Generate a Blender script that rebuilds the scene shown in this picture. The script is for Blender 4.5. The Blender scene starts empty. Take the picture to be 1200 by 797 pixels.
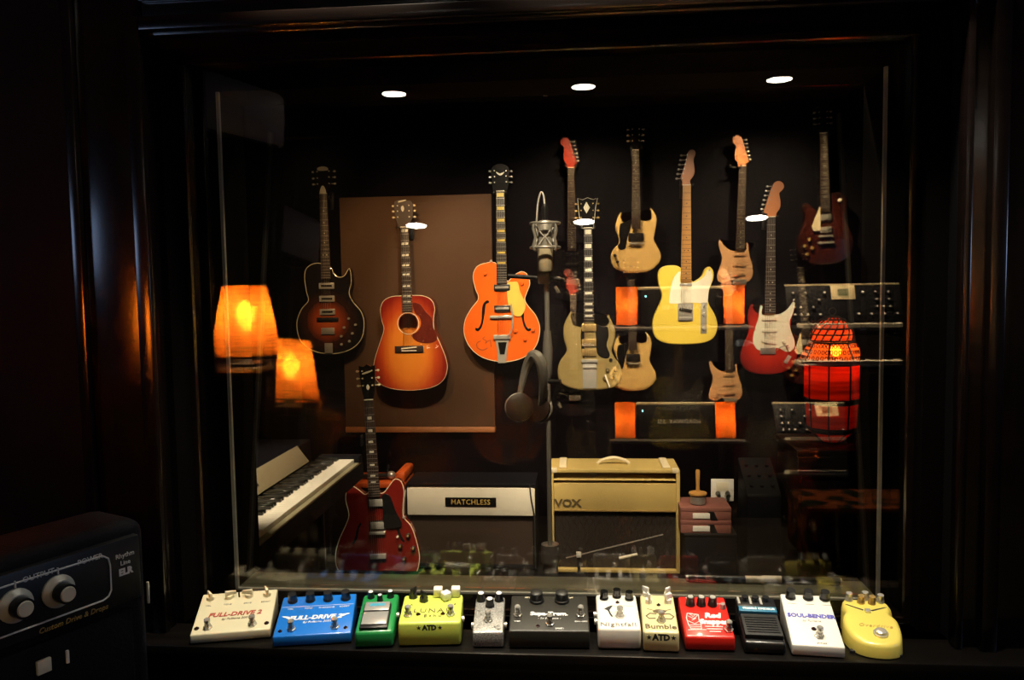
import bpy, bmesh, math, random
from mathutils import Vector, Matrix, Euler
random.seed(7)
PI = math.pi
SC = bpy.context.scene
COL = SC.collection

# ------------------------------------------------------------------ camera, world, lights, exposure
cam_d = bpy.data.cameras.new('camera'); cam = bpy.data.objects.new('camera', cam_d); COL.objects.link(cam)
cam_d.sensor_width = 36.0; cam_d.lens = 27.99; cam_d.clip_start = 0.02
CR = Matrix(((0.99623, 0.00996, 0.08619), (0.08501, 0.06899, -0.99399), (-0.01585, 0.99757, 0.06788)))
cam.matrix_world = Matrix.Translation((0, 0, 1.53)) @ CR.to_4x4()
SC.camera = cam
world = bpy.data.worlds.new('world'); SC.world = world; world.use_nodes = True
world.node_tree.nodes['Background'].inputs[0].default_value = (0.02, 0.025, 0.05, 1)
world.node_tree.nodes['Background'].inputs[1].default_value = 0.0
vs = SC.view_settings
vs.view_transform = 'Standard'; vs.look = 'None'; vs.gamma = 1.0; vs.use_curve_mapping = False
vs.exposure = 0.0
cy = SC.cycles
cy.max_bounces = 8; cy.diffuse_bounces = 2; cy.glossy_bounces = 5; cy.transmission_bounces = 6; cy.transparent_max_bounces = 24
cy.caustics_reflective = False; cy.caustics_refractive = False; cy.sample_clamp_indirect = 60.0
cy.use_denoising = True


def spot(name, loc, target, power, color, cone=60, blend=0.6, radius=0.05):
    d = bpy.data.lights.new(name, 'SPOT'); d.energy = power; d.color = color
    d.spot_size = math.radians(cone); d.spot_blend = blend; d.shadow_soft_size = radius
    o = bpy.data.objects.new(name, d); COL.objects.link(o); o.location = loc
    o.rotation_euler = (Vector(target) - Vector(loc)).to_track_quat('-Z', 'Y').to_euler()
    return o


def point(name, loc, power, color, radius=0.02):
    d = bpy.data.lights.new(name, 'POINT'); d.energy = power; d.color = color; d.shadow_soft_size = radius
    o = bpy.data.objects.new(name, d); COL.objects.link(o); o.location = loc
    return o


WARM = (1.0, 0.80, 0.52)
AMBER = (1.0, 0.62, 0.28)
# live room ceiling spots aimed at the instrument wall
LIVE_SPOTS = [((-1.45, 3.00, 2.62), (-1.42, 4.4, 1.45), 13, AMBER, 56),
              ((-0.95, 2.90, 2.62), (-0.95, 4.4, 1.40), 129, AMBER, 52),
              ((-0.40, 2.90, 2.62), (-0.43, 4.4, 1.50), 224, WARM, 48),
              ((0.10, 2.80, 2.62), (0.08, 4.4, 1.30), 163, WARM, 42),
              ((0.56, 2.90, 2.62), (0.57, 4.4, 1.50), 140, WARM, 46),
              ((1.00, 2.90, 2.62), (1.02, 4.4, 1.45), 120, WARM, 46),
              ((0.20, 2.60, 2.62), (0.17, 4.15, 0.40), 284, WARM, 30),
              ((-0.60, 2.70, 2.62), (-0.60, 4.1, 0.40), 310, WARM, 28),
              ((-1.10, 2.20, 2.62), (-1.08, 3.0, 0.80), 260, WARM, 34),
              ((-0.10, 2.00, 2.62), (-0.13, 2.8, 1.45), 95, WARM, 40),
              ((-0.22, 3.05, 2.62), (-0.98, 3.65, 0.45), 95, WARM, 22),  # extra spot added to light the cherry guitar past the piano
              ((-0.35, 2.12, 2.62), (-0.33, 1.70, 0.88), 55, WARM, 60),
              ((0.30, 2.12, 2.62), (0.32, 1.70, 0.88), 65, WARM, 60),
              ((0.70, 2.80, 2.62), (0.68, 4.2, 0.40), 95, WARM, 22)]
for k, (l, t, p, c, a) in enumerate(LIVE_SPOTS):
    spot('live_spot', l, t, p, c, a, 0.7, 0.04)
# control room: downlights over the instrument wall (seen mirrored in the glass) and over the window ledge
WALL_LIGHTS = [(-1.07, -1.55), (0.03, -1.55), (1.12, -1.55)]
for k, (x, y) in enumerate(WALL_LIGHTS):
    spot('wall_downlight_lamp', (x, y, 2.62), (x, y - 0.25, 0.8), (60, 520, 560)[k], (1.0, 0.72, 0.38), 138, 0.9, 0.04)
LEDGE_LIGHTS = [(-0.40, 1.28), (0.06, 1.28), (0.50, 1.28)]
for k, (x, y) in enumerate(LEDGE_LIGHTS):
    spot('ledge_downlight_lamp', (x, y, 2.62), (x - 0.06, 1.45, 0.90), (150, 125, 130)[k], (1.0, 0.89, 0.68), 40, 0.8, 0.04)

for (l, t, p) in (((2.45, 0.6, 1.75), (-0.8, 1.45, 1.5), 4.5), ((-2.1, 0.45, 1.8), (0.7, 1.45, 1.5), 2.5)):   # added cool fill for bluish casing edges; no screens stand there
    d = bpy.data.lights.new('added_cool_fill', 'AREA'); d.shape = 'RECTANGLE'; d.size = 0.5; d.size_y = 0.3; d.energy = p; d.color = (0.45, 0.62, 1.0)
    o = bpy.data.objects.new('added_cool_fill', d); COL.objects.link(o); o.location = l; o.rotation_euler = (Vector(t) - Vector(l)).to_track_quat('-Z', 'Y').to_euler()


# ------------------------------------------------------------------ helpers
def smooth(pts, n=6, closed=True):
    out = []; m = len(pts)
    rng = range(m) if closed else range(m - 1)
    for i in rng:
        if closed:
            p0, p1, p2, p3 = (Vector(pts[(i + k - 1) % m]) for k in range(4))
        else:
            p1, p2 = Vector(pts[i]), Vector(pts[i + 1])
            p0 = Vector(pts[i - 1]) if i else p1; p3 = Vector(pts[i + 2]) if i + 2 < m else p2
        for k in range(n):
            t = k / n
            out.append(0.5 * ((2 * p1) + (p2 - p0) * t + (2 * p0 - 5 * p1 + 4 * p2 - p3) * t * t + (3 * p1 - p0 - 3 * p2 + p3) * t ** 3))
    if not closed: out.append(Vector(pts[-1]))
    return out


def area2(p):
    return sum(p[i][0] * p[(i + 1) % len(p)][1] - p[(i + 1) % len(p)][0] * p[i][1] for i in range(len(p))) / 2


def inset(p, d):
    n = len(p); out = []; s = 1 if area2(p) > 0 else -1
    for i in range(n):
        a, b, c = Vector(p[i - 1]), Vector(p[i]), Vector(p[(i + 1) % n])
        e = (c - a)
        if e.length < 1e-9: out.append(b); continue
        e.normalize(); out.append(b + Vector((-e.y, e.x)) * d * s)
    return out


class MB:
    def __init__(self): self.v = []; self.f = []; self.sm = []

    def add(self, vs, fs, sm=False):
        b = len(self.v); self.v += [tuple(x) for x in vs]
        for f in fs: self.f.append(tuple(i + b for i in f)); self.sm.append(sm)
        return self

    def box(self, x0, x1, y0, y1, z0, z1, M=None):
        vs = [Vector((x, y, z)) for z in (z0, z1) for y in (y0, y1) for x in (x0, x1)]
        if M: vs = [M @ v for v in vs]
        return self.add(vs, [(0, 2, 3, 1), (4, 5, 7, 6), (0, 1, 5, 4), (2, 6, 7, 3), (0, 4, 6, 2), (1, 3, 7, 5)])

    def rbox(self, x0, x1, y0, y1, z0, z1, b=0.004, seg=2, M=None):
        bm = bmesh.new(); bmesh.ops.create_cube(bm, size=1)
        for v in bm.verts: v.co = Vector(((x0 + x1) / 2 + v.co.x * (x1 - x0), (y0 + y1) / 2 + v.co.y * (y1 - y0), (z0 + z1) / 2 + v.co.z * (z1 - z0)))
        bmesh.ops.bevel(bm, geom=bm.edges[:] , offset=b, segments=seg, profile=0.5, affect='EDGES')
        return self.frombm(bm, M)

    def hexa(self, vs8, b=0.003, seg=2):
        bm = bmesh.new(); vv = [bm.verts.new(v) for v in vs8]
        for f in [(0, 2, 3, 1), (4, 5, 7, 6), (0, 1, 5, 4), (2, 6, 7, 3), (0, 4, 6, 2), (1, 3, 7, 5)]: bm.faces.new([vv[i] for i in f])
        if b: bmesh.ops.bevel(bm, geom=bm.edges[:], offset=b, segments=seg, profile=0.5, affect='EDGES')
        return self.frombm(bm)

    def frombm(self, bm, M=None, sm=True):
        bm.verts.index_update()
        vs = [(M @ v.co if M else v.co.copy()) for v in bm.verts]
        self.add(vs, [[v.index for v in f.verts] for f in bm.faces], sm); bm.free(); return self

    def lathe(self, prof, n=20, M=None, cap=True):
        vs = []; fs = []; m = len(prof)
        for i in range(n):
            a = 2 * PI * i / n
            for r, z in prof: vs.append(Vector((r * math.cos(a), r * math.sin(a), z)))
        for i in range(n):
            j = (i + 1) % n
            for k in range(m - 1): fs.append((i * m + k, j * m + k, j * m + k + 1, i * m + k + 1))
        if cap:
            fs.append(tuple(i * m for i in range(n))[::-1]); fs.append(tuple(i * m + m - 1 for i in range(n)))
        if M: vs = [M @ v for v in vs]
        return self.add(vs, fs, True)

    def cyl(self, p0, p1, r0, r1=None, n=14):
        r1 = r0 if r1 is None else r1
        p0, p1 = Vector(p0), Vector(p1); d = p1 - p0
        M = Matrix.Translation(p0) @ d.to_track_quat('Z', 'Y').to_matrix().to_4x4()
        return self.lathe([(r0, 0), (r1, d.length)], n, M)

    def tube(self, pts, r, n=8, closed=False):
        pts = [Vector(p) for p in pts]; m = len(pts); vs = []; fs = []; up = Vector((0.0123, 0.0345, 1)).normalized()
        rr = r if isinstance(r, (list, tuple)) else [r] * m
        for i, p in enumerate(pts):
            a = pts[i - 1] if (i or closed) else p; b = pts[(i + 1) % m] if (i < m - 1 or closed) else p
            t = (b - a).normalized() if (b - a).length > 1e-9 else Vector((0, 0, 1))
            u = up - t * up.dot(t)
            if u.length < 1e-3: u = Vector((1, 0, 0)) - t * t.x
            u.normalize(); w = t.cross(u); up = u
            for k in range(n):
                an = 2 * PI * k / n; vs.append(p + (u * math.cos(an) + w * math.sin(an)) * rr[i])
        for i in range(m if closed else m - 1):
            j = (i + 1) % m
            for k in range(n): fs.append((i * n + k, i * n + (k + 1) % n, j * n + (k + 1) % n, j * n + k))
        if not closed: fs += [tuple(range(n))[::-1], tuple((m - 1) * n + k for k in range(n))]
        return self.add(vs, fs, True)

    def slab(self, poly, y0, y1, b=0.0, b2=None):
        """polygon in x,z extruded along y; front (y0, towards -y) edge rounded by b, back by b2"""
        b2 = b if b2 is None else b2
        poly = [Vector((p[0], p[1])) for p in poly]
        if area2(poly) < 0: poly.reverse()
        rings = []
        if b: rings += [(inset(poly, b), y0), (inset(poly, b * 0.3), y0 + b * 0.3)]
        rings.append((poly, y0 + b)); rings.append((poly, y1 - b2))
        if b2: rings += [(inset(poly, b2 * 0.3), y1 - b2 * 0.3), (inset(poly, b2), y1)]
        n = len(poly); vs = []; fs = []
        for q, y in rings: vs += [(p.x, y, p.y) for p in q]
        for r in range(len(rings) - 1):
            for i in range(n):
                j = (i + 1) % n; fs.append((r * n + i, r * n + j, (r + 1) * n + j, (r + 1) * n + i))
        b0 = len(self.v); self.add(vs, fs, False)
        e = (len(rings) - 1) * n
        self.f.append(tuple(b0 + i for i in range(n))[::-1]); self.sm.append(False)
        self.f.append(tuple(b0 + e + i for i in range(n))); self.sm.append(False)
        # orientation is repaired in build()
        return self

    def sphere(self, c, r, n=14, sx=1, sy=1, sz=1):
        m = n // 2; vs = []; fs = []; c = Vector(c)
        prof = [(max(1e-4, math.sin(PI * k / m)) * r, -math.cos(PI * k / m) * r) for k in range(m + 1)]
        return self.lathe(prof, n, Matrix.Translation(c) @ Matrix.Diagonal((sx, sy, sz, 1)))

    def build(self, name, mat, parent=None, loc=None, rot=None, fix=True, kind=None):
        me = bpy.data.meshes.new(name); me.from_pydata(self.v, [], self.f)
        me.polygons.foreach_set('use_smooth', self.sm); me.update()
        if fix:
            bm = bmesh.new(); bm.from_mesh(me); bmesh.ops.recalc_face_normals(bm, faces=bm.faces[:]); bm.to_mesh(me); bm.free()
        if any(self.sm):
            try: me.set_sharp_from_angle(angle=math.radians(40))
            except Exception: pass
        me.materials.append(M_[mat] if isinstance(mat, str) else mat)
        o = bpy.data.objects.new(name, me); COL.objects.link(o)
        if parent: o.parent = parent
        if loc: o.location = loc
        if rot: o.rotation_euler = rot
        if kind: o['kind'] = kind
        return o


def tag(o, label, cat, group=None):
    o['label'] = label; o['category'] = cat
    if group: o['group'] = group
    return o


def thing(name, label, cat, loc=(0, 0, 0), rotz=0, group=None, rot=None):
    o = bpy.data.objects.new(name, None); COL.objects.link(o); o.empty_display_size = 0.05
    o.location = loc; o.rotation_euler = rot if rot else (0, 0, rotz)
    return tag(o, label, cat, group)


def struct(o, label=None, cat=None):
    o['kind'] = 'structure'
    if label: o['label'] = label; o['category'] = cat or 'wall'
    return o


def lettering(txt, size, mat, parent, loc, rot=(0, 0, 0), name='lettering', shear=0.0, spacing=1.0, bold=0.0, sx=1.0, ext=0.0004, align='CENTER'):
    c = bpy.data.curves.new('txt', 'FONT'); c.body = txt; c.size = size; c.align_x = align; c.align_y = 'CENTER'
    c.shear = shear; c.space_character = spacing; c.offset = bold; c.extrude = ext; c.resolution_u = 2
    t = bpy.data.objects.new('txt', c); COL.objects.link(t)
    dg = bpy.context.evaluated_depsgraph_get()
    me = bpy.data.meshes.new_from_object(t.evaluated_get(dg)); me.name = name
    COL.objects.unlink(t); bpy.data.objects.remove(t)
    me.materials.clear(); me.materials.append(M_[mat])
    o = bpy.data.objects.new(name, me); COL.objects.link(o); o.parent = parent
    o.location = loc; o.rotation_euler = rot; o.scale = (sx, 1, 1)
    return o


# ------------------------------------------------------------------ materials
M_ = {}


def nodes(name):
    m = bpy.data.materials.new(name); m.use_nodes = True; nt = m.node_tree
    return m, nt, nt.nodes['Principled BSDF'], nt.nodes['Material Output']


def mat(name, col, rough=0.5, metal=0.0, coat=0.0, var=0.12, scale=30.0, bump=0.0, stretch=None, col2=None, spec=None, emit=None, es=0.0, hard=0):
    m, nt, b, out = nodes(name); N = nt.nodes; L = nt.links
    tc = N.new('ShaderNodeTexCoord'); mp = N.new('ShaderNodeMapping'); L.new(tc.outputs['Object'], mp.inputs['Vector'])
    if stretch: mp.inputs['Scale'].default_value = stretch
    no = N.new('ShaderNodeTexNoise'); no.inputs['Scale'].default_value = scale; no.inputs['Detail'].default_value = 4
    L.new(mp.outputs[0], no.inputs['Vector'])
    mx = N.new('ShaderNodeMix'); mx.data_type = 'RGBA'
    c2 = col2 if col2 else tuple(max(0, c * (1 - var * 2)) for c in col)
    mx.inputs[6].default_value = (*col, 1); mx.inputs[7].default_value = (*c2, 1)
    if hard:
        mr = N.new('ShaderNodeMapRange'); mr.inputs[1].default_value = 0.5 - hard; mr.inputs[2].default_value = 0.5 + hard; L.new(no.outputs['Fac'], mr.inputs[0]); L.new(mr.outputs[0], mx.inputs[0])
    else: L.new(no.outputs['Fac'], mx.inputs[0])
    L.new(mx.outputs[2], b.inputs['Base Color'])
    b.inputs['Roughness'].default_value = rough; b.inputs['Metallic'].default_value = metal; b.inputs['Coat Weight'].default_value = coat
    b.inputs['Coat Roughness'].default_value = 0.06
    if spec is not None: b.inputs['Specular IOR Level'].default_value = spec
    if bump:
        bp = N.new('ShaderNodeBump'); bp.inputs['Strength'].default_value = bump; bp.inputs['Distance'].default_value = 0.002
        L.new(no.outputs['Fac'], bp.inputs['Height']); L.new(bp.outputs[0], b.inputs['Normal'])
    if emit: b.inputs['Emission Color'].default_value = (*emit, 1); b.inputs['Emission Strength'].default_value = es
    M_[name] = m
    return m


def burst(name, cx, cz, rx, rz, stops, rough=0.22, coat=0.5):
    """painted sunburst finish: colour by distance from the middle of the top"""
    m, nt, b, out = nodes(name); N = nt.nodes; L = nt.links
    tc = N.new('ShaderNodeTexCoord'); mp = N.new('ShaderNodeMapping'); L.new(tc.outputs['Object'], mp.inputs['Vector'])
    mp.inputs['Location'].default_value = (-cx / rx, 0, -cz / rz); mp.inputs['Scale'].default_value = (1 / rx, 0.0, 1 / rz)
    ln = N.new('ShaderNodeVectorMath'); ln.operation = 'LENGTH'; L.new(mp.outputs[0], ln.inputs[0])
    wv = N.new('ShaderNodeTexNoise'); wv.inputs['Scale'].default_value = 60; m2 = N.new('ShaderNodeMapping'); m2.inputs['Scale'].default_value = (1, 1, 0.06)
    L.new(tc.outputs['Object'], m2.inputs['Vector']); L.new(m2.outputs[0], wv.inputs['Vector'])
    ad = N.new('ShaderNodeMath'); ad.operation = 'MULTIPLY_ADD'; L.new(wv.outputs['Fac'], ad.inputs[0]); ad.inputs[1].default_value = 0.10; L.new(ln.outputs['Value'], ad.inputs[2])
    rp = N.new('ShaderNodeValToRGB'); L.new(ad.outputs[0], rp.inputs[0])
    e = rp.color_ramp.elements
    while len(e) < len(stops): e.new(0.5)
    for k, (p, c) in enumerate(stops): e[k].position = p; e[k].color = (*c, 1)
    L.new(rp.outputs[0], b.inputs['Base Color']); b.inputs['Roughness'].default_value = rough; b.inputs['Coat Weight'].default_value = coat
    b.inputs['Coat Roughness'].default_value = 0.08
    M_[name] = m


def shade(name, col, trans=0.2, bands=0.0, scale=60.0, col2=None):
    """thin translucent lamp shade; the lamp inside lights it"""
    m, nt, b, out = nodes(name); N = nt.nodes; L = nt.links; N.remove(b)
    tl = N.new('ShaderNodeBsdfTranslucent'); df = N.new('ShaderNodeBsdfDiffuse'); tr = N.new('ShaderNodeBsdfTransparent')
    tc = N.new('ShaderNodeTexCoord'); mp = N.new('ShaderNodeMapping'); mp.inputs['Scale'].default_value = (3, 3, 60); L.new(tc.outputs['Object'], mp.inputs[0])
    no = N.new('ShaderNodeTexNoise'); no.inputs['Scale'].default_value = scale / 20; no.inputs['Detail'].default_value = 3; L.new(mp.outputs[0], no.inputs['Vector'])
    rp = N.new('ShaderNodeValToRGB'); rp.color_ramp.elements[0].position = 0.35; rp.color_ramp.elements[1].position = 0.65
    rp.color_ramp.elements[0].color = (*(col2 or tuple(c * (1 - bands) for c in col)), 1); rp.color_ramp.elements[1].color = (*col, 1)
    L.new(no.outputs['Fac'], rp.inputs[0])
    for n in (tl, df): L.new(rp.outputs[0], n.inputs['Color'])
    tr.inputs['Color'].default_value = (*col, 1)
    a = N.new('ShaderNodeMixShader'); a.inputs[0].default_value = 0.25; L.new(tl.outputs[0], a.inputs[1]); L.new(df.outputs[0], a.inputs[2])
    c = N.new('ShaderNodeMixShader'); c.inputs[0].default_value = trans; L.new(a.outputs[0], c.inputs[1]); L.new(tr.outputs[0], c.inputs[2])
    L.new(c.outputs[0], out.inputs[0]); M_[name] = m


def emis(name, col, strength):
    m, nt, b, out = nodes(name); b.inputs['Base Color'].default_value = (*col, 1)
    b.inputs['Emission Color'].default_value = (*col, 1); b.inputs['Emission Strength'].default_value = strength; M_[name] = m


def glass(name, r0, tint=(1, 1, 1)):
    """window glass: clear pane with a mirror reflection on each face, stronger at grazing angles"""
    m, nt, b, out = nodes(name); N = nt.nodes; L = nt.links; N.remove(b)
    tr = N.new('ShaderNodeBsdfTransparent'); tr.inputs[0].default_value = (*tint, 1)
    gl = N.new('ShaderNodeBsdfGlossy'); gl.inputs['Roughness'].default_value = 0.0; gl.inputs['Color'].default_value = (1, 1, 1, 1)
    ge = N.new('ShaderNodeNewGeometry'); dt = N.new('ShaderNodeVectorMath'); dt.operation = 'DOT_PRODUCT'
    L.new(ge.outputs['Normal'], dt.inputs[0]); L.new(ge.outputs['Incoming'], dt.inputs[1])
    ab = N.new('ShaderNodeMath'); ab.operation = 'ABSOLUTE'; L.new(dt.outputs['Value'], ab.inputs[0])
    su = N.new('ShaderNodeMath'); su.operation = 'SUBTRACT'; su.inputs[0].default_value = 1.0; L.new(ab.outputs[0], su.inputs[1])
    pw = N.new('ShaderNodeMath'); pw.operation = 'POWER'; L.new(su.outputs[0], pw.inputs[0]); pw.inputs[1].default_value = 5
    ma = N.new('ShaderNodeMath'); ma.operation = 'MULTIPLY_ADD'; L.new(pw.outputs[0], ma.inputs[0]); ma.inputs[1].default_value = 1 - r0; ma.inputs[2].default_value = r0
    mx = N.new('ShaderNodeMixShader'); L.new(ma.outputs[0], mx.inputs[0]); L.new(tr.outputs[0], mx.inputs[1]); L.new(gl.outputs[0], mx.inputs[2])
    L.new(mx.outputs[0], out.inputs[0]); M_[name] = m


glass('window_glass', 0.07)
mat('wall_dark', (0.004, 0.0035, 0.0045), 0.75, var=0.2, scale=8, bump=0.3, spec=0.08)
mat('wall_live', (0.0035, 0.0025, 0.0035), 0.9, var=0.2, scale=20, bump=0.4, spec=0.0)
mat('wall_back', (0.0035, 0.0035, 0.006), 0.85, var=0.2, scale=12, bump=0.2, spec=0.08)
mat('ceiling_dark', (0.016, 0.010, 0.011), 0.8, var=0.15, scale=10, spec=0.08)
mat('floor_dark', (0.012, 0.010, 0.009), 0.6, var=0.3, scale=14, bump=0.3, spec=0.08)
mat('floor_rug', (0.030, 0.017, 0.012), 0.9, var=0.4, scale=40, bump=0.6)
mat('dark_wood', (0.010, 0.006, 0.005), 0.20, spec=0.55, var=0.4, scale=6, stretch=(1, 1, 12))
mat('ledge_wood', (0.005, 0.004, 0.0035), 0.30, spec=0.25, var=0.4, scale=6, stretch=(1, 14, 14), bump=0.05)
mat('lining', (0.003, 0.002, 0.002), 0.8, var=0.3, scale=8, spec=0.03)
mat('silver_paint', (0.50, 0.48, 0.42), 0.35, metal=0.35, var=0.08)
mat('bead_metal', (0.60, 0.58, 0.46), 0.4, metal=0.2)
mat('sill_stone', (0.13, 0.13, 0.085), 0.35, var=0.3, scale=25, coat=0.2)
mat('black', (0.008, 0.008, 0.009), 0.45)
mat('black_gloss', (0.006, 0.006, 0.006), 0.12, coat=0.6)
mat('black_tolex', (0.005, 0.005, 0.008), 0.65, scale=260, bump=0.5, spec=0.12)
mat('black_plastic', (0.012, 0.012, 0.013), 0.3, coat=0.2)
mat('rubber', (0.010, 0.010, 0.010), 0.7)
mat('chrome', (0.72, 0.70, 0.64), 0.18, metal=0.6, var=0.05)
mat('steel', (0.45, 0.43, 0.40), 0.32, metal=0.6, var=0.1)
mat('gold', (0.75, 0.52, 0.20), 0.25, metal=0.65, var=0.08)
mat('cream', (0.78, 0.68, 0.46), 0.45, var=0.05)
mat('ivory', (0.80, 0.74, 0.58), 0.35, var=0.05)
mat('white', (0.78, 0.77, 0.72), 0.4, var=0.04)
mat('white_print', (0.80, 0.80, 0.78), 0.6, var=0.02)
mat('black_print', (0.012, 0.012, 0.012), 0.6, var=0.02)
mat('grey_print', (0.30, 0.29, 0.25), 0.6, var=0.02)
mat('brown_print', (0.10, 0.07, 0.03), 0.6, var=0.02)
mat('red_print', (0.35, 0.03, 0.015), 0.6, var=0.02)
mat('gold_print', (0.50, 0.34, 0.10), 0.5, var=0.02)
mat('blue_print', (0.06, 0.07, 0.42), 0.6, var=0.02)
mat('rosewood', (0.040, 0.018, 0.010), 0.5, var=0.4, scale=20, stretch=(1, 1, 0.1))
mat('ebony', (0.012, 0.010, 0.009), 0.4, var=0.3, scale=20, stretch=(1, 1, 0.1))
mat('maple', (0.62, 0.30, 0.08), 0.32, coat=0.4, var=0.15, scale=18, stretch=(1, 1, 0.12))
mat('maple_head', (0.50, 0.17, 0.05), 0.35, coat=0.4, var=0.15, scale=18, stretch=(1, 1, 0.12))
mat('mahogany', (0.14, 0.040, 0.018), 0.35, coat=0.3, var=0.3, scale=18, stretch=(1, 1, 0.1))
mat('pearl', (0.80, 0.76, 0.62), 0.25, var=0.1, scale=80)
mat('tortoise', (0.16, 0.022, 0.012), 0.25, coat=0.4, var=0.35, scale=40)
mat('body_orange', (0.80, 0.135, 0.012), 0.22, coat=0.5, var=0.08, scale=14, stretch=(1, 1, 0.1))
mat('body_cherry', (0.17, 0.012, 0.008), 0.22, coat=0.6, var=0.2, scale=14, stretch=(1, 1, 0.1))
mat('body_butter', (0.74, 0.56, 0.075), 0.28, coat=0.4, var=0.05, scale=10)
mat('body_antique', (0.31, 0.235, 0.095), 0.25, coat=0.5, var=0.12, scale=60)
mat('body_cream', (0.72, 0.50, 0.20), 0.3, coat=0.4, var=0.1, scale=20)
mat('body_salmon', (0.66, 0.40, 0.22), 0.3, coat=0.4, var=0.1, scale=20)
mat('body_black', (0.010, 0.010, 0.012), 0.2, coat=0.5)
mat('head_red', (0.26, 0.022, 0.010), 0.25, coat=0.5)
mat('guard_yellow', (0.74, 0.55, 0.10), 0.3, coat=0.3, var=0.15, scale=60)
mat('guard_white', (0.78, 0.74, 0.60), 0.35, var=0.05)
mat('guard_mint', (0.76, 0.74, 0.58), 0.35, var=0.05)
mat('guard_black', (0.008, 0.008, 0.008), 0.2, coat=0.4)
mat('string_steel', (0.40, 0.36, 0.28), 0.35, metal=1.0)
mat('brown_panel', (0.064, 0.026, 0.007), 0.85, var=0.15, scale=120, bump=0.4)
mat('panel_trim', (0.30, 0.12, 0.045), 0.5, var=0.2, scale=10)
mat('tweed', (0.62, 0.46, 0.155), 0.7, var=0.16, scale=320, bump=0.6)
mat('grille_dark', (0.014, 0.010, 0.008), 0.8, var=0.4, scale=150, bump=0.6)
mat('grille_brown', (0.040, 0.019, 0.010), 0.8, var=0.4, scale=150, bump=0.6)
mat('panel_white', (0.72, 0.68, 0.58), 0.5, var=0.05)
mat('orange_tolex', (0.62, 0.10, 0.015), 0.5, var=0.12, scale=100, bump=0.3)
mat('wood_brown', (0.045, 0.018, 0.008), 0.45, var=0.35, scale=8, stretch=(1, 1, 10))
mat('wood_light', (0.62, 0.33, 0.09), 0.45, var=0.2, scale=12, stretch=(1, 1, 0.2))
mat('keys_white', (0.80, 0.77, 0.68), 0.3, var=0.03)
mat('keys_black', (0.008, 0.008, 0.008), 0.2, coat=0.3)
mat('rail_silver', (0.34, 0.31, 0.20), 0.4, metal=0.15, var=0.08)
mat('pink_box', (0.30, 0.12, 0.10), 0.5, var=0.15, scale=14)
mat('iron', (0.015, 0.010, 0.008), 0.5, metal=0.6)
mat('kilim', (0.055, 0.014, 0.004), 0.9, scale=11, hard=0.08, col2=(0.002, 0.003, 0.002), bump=0.5, spec=0.03)
mat('ac_white', (0.42, 0.38, 0.40), 0.5, var=0.04)
mat('synth_panel', (0.010, 0.011, 0.016), 0.5, var=0.1, spec=0.15)
mat('lcd', (0.22, 0.24, 0.16), 0.3, var=0.05)
mat('amp_grey', (0.014, 0.014, 0.014), 0.6, var=0.1, spec=0.1)
mat('skirt', (0.66, 0.66, 0.58), 0.4, metal=0.2, var=0.1)
# pedals
mat('hardware', (0.62, 0.60, 0.54), 0.22, metal=0.65, var=0.05)
mat('p_cream', (0.66, 0.61, 0.42), 0.4, coat=0.2, var=0.03)
mat('p_blue', (0.010, 0.16, 0.62), 0.3, coat=0.4, var=0.05)
mat('p_green', (0.012, 0.22, 0.055), 0.35, coat=0.3, var=0.06)
mat('p_lime', (0.55, 0.66, 0.10), 0.4, coat=0.2, var=0.06, scale=200)
mat('p_silver', (0.52, 0.52, 0.50), 0.35, metal=0.5, var=0.30, scale=380, bump=0.3, hard=0.12)
mat('p_black', (0.018, 0.017, 0.013), 0.45, var=0.15, scale=200)
mat('p_white', (0.74, 0.70, 0.62), 0.35, coat=0.2, var=0.03)
mat('p_bumble', (0.66, 0.58, 0.30), 0.35, coat=0.2, var=0.05)
mat('p_red', (0.66, 0.018, 0.012), 0.3, coat=0.3, var=0.05)
mat('p_soul', (0.74, 0.72, 0.66), 0.4, coat=0.2, var=0.03)
mat('p_yellow', (0.76, 0.63, 0.13), 0.28, coat=0.5, var=0.04)
mat('p_tsplate', (0.60, 0.60, 0.58), 0.25, metal=0.6, var=0.1, stretch=(1, 20, 1))
mat('p_tslabel', (0.05, 0.30, 0.45), 0.4, var=0.1)
mat('p_blackblue', (0.02, 0.16, 0.28), 0.4, var=0.05)
mat('led_dark', (0.02, 0.006, 0.006), 0.2, coat=0.5)
mat('shirt_dark', (0.012, 0.013, 0.018), 0.85, scale=60, bump=0.4)
mat('jeans', (0.014, 0.018, 0.034), 0.85, scale=120, bump=0.4)
mat('skin', (0.16, 0.085, 0.055), 0.55, var=0.1)
mat('hair', (0.010, 0.008, 0.007), 0.6)
shade('shade_raffia', (1.0, 0.30, 0.030), 0.12, 0.55, 60)
shade('shade_paper', (1.0, 0.26, 0.03), 0.02, 0.06, 30)
shade('pane_red', (0.95, 0.12, 0.025), 0.35, 0.7, 8)
shade('pane_amber', (1.0, 0.42, 0.12), 0.45, 0.3, 8)
emis('bulb', (1.0, 0.62, 0.26), 250.0)
emis('bulb_red', (1.0, 0.50, 0.20), 85.0)
emis('bulb_paper', (1.0, 0.62, 0.26), 340.0)
emis('downlight_glow', (1.0, 0.93, 0.80), 30.0)
emis('led_cyan', (0.25, 0.9, 1.0), 18.0)
emis('led_red', (1.0, 0.1, 0.05), 8.0)
burst('burst_acoustic', 0, 0.22, 0.215, 0.335, [(0.0, (0.72, 0.26, 0.030)), (0.52, (0.66, 0.19, 0.022)), (0.78, (0.42, 0.055, 0.012)), (1.0, (0.20, 0.014, 0.008))])
burst('burst_dark', 0, 0.185, 0.19, 0.19, [(0.0, (0.40, 0.09, 0.018)), (0.35, (0.30, 0.05, 0.012)), (0.70, (0.030, 0.010, 0.006)), (1.0, (0.008, 0.006, 0.006))])
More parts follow.
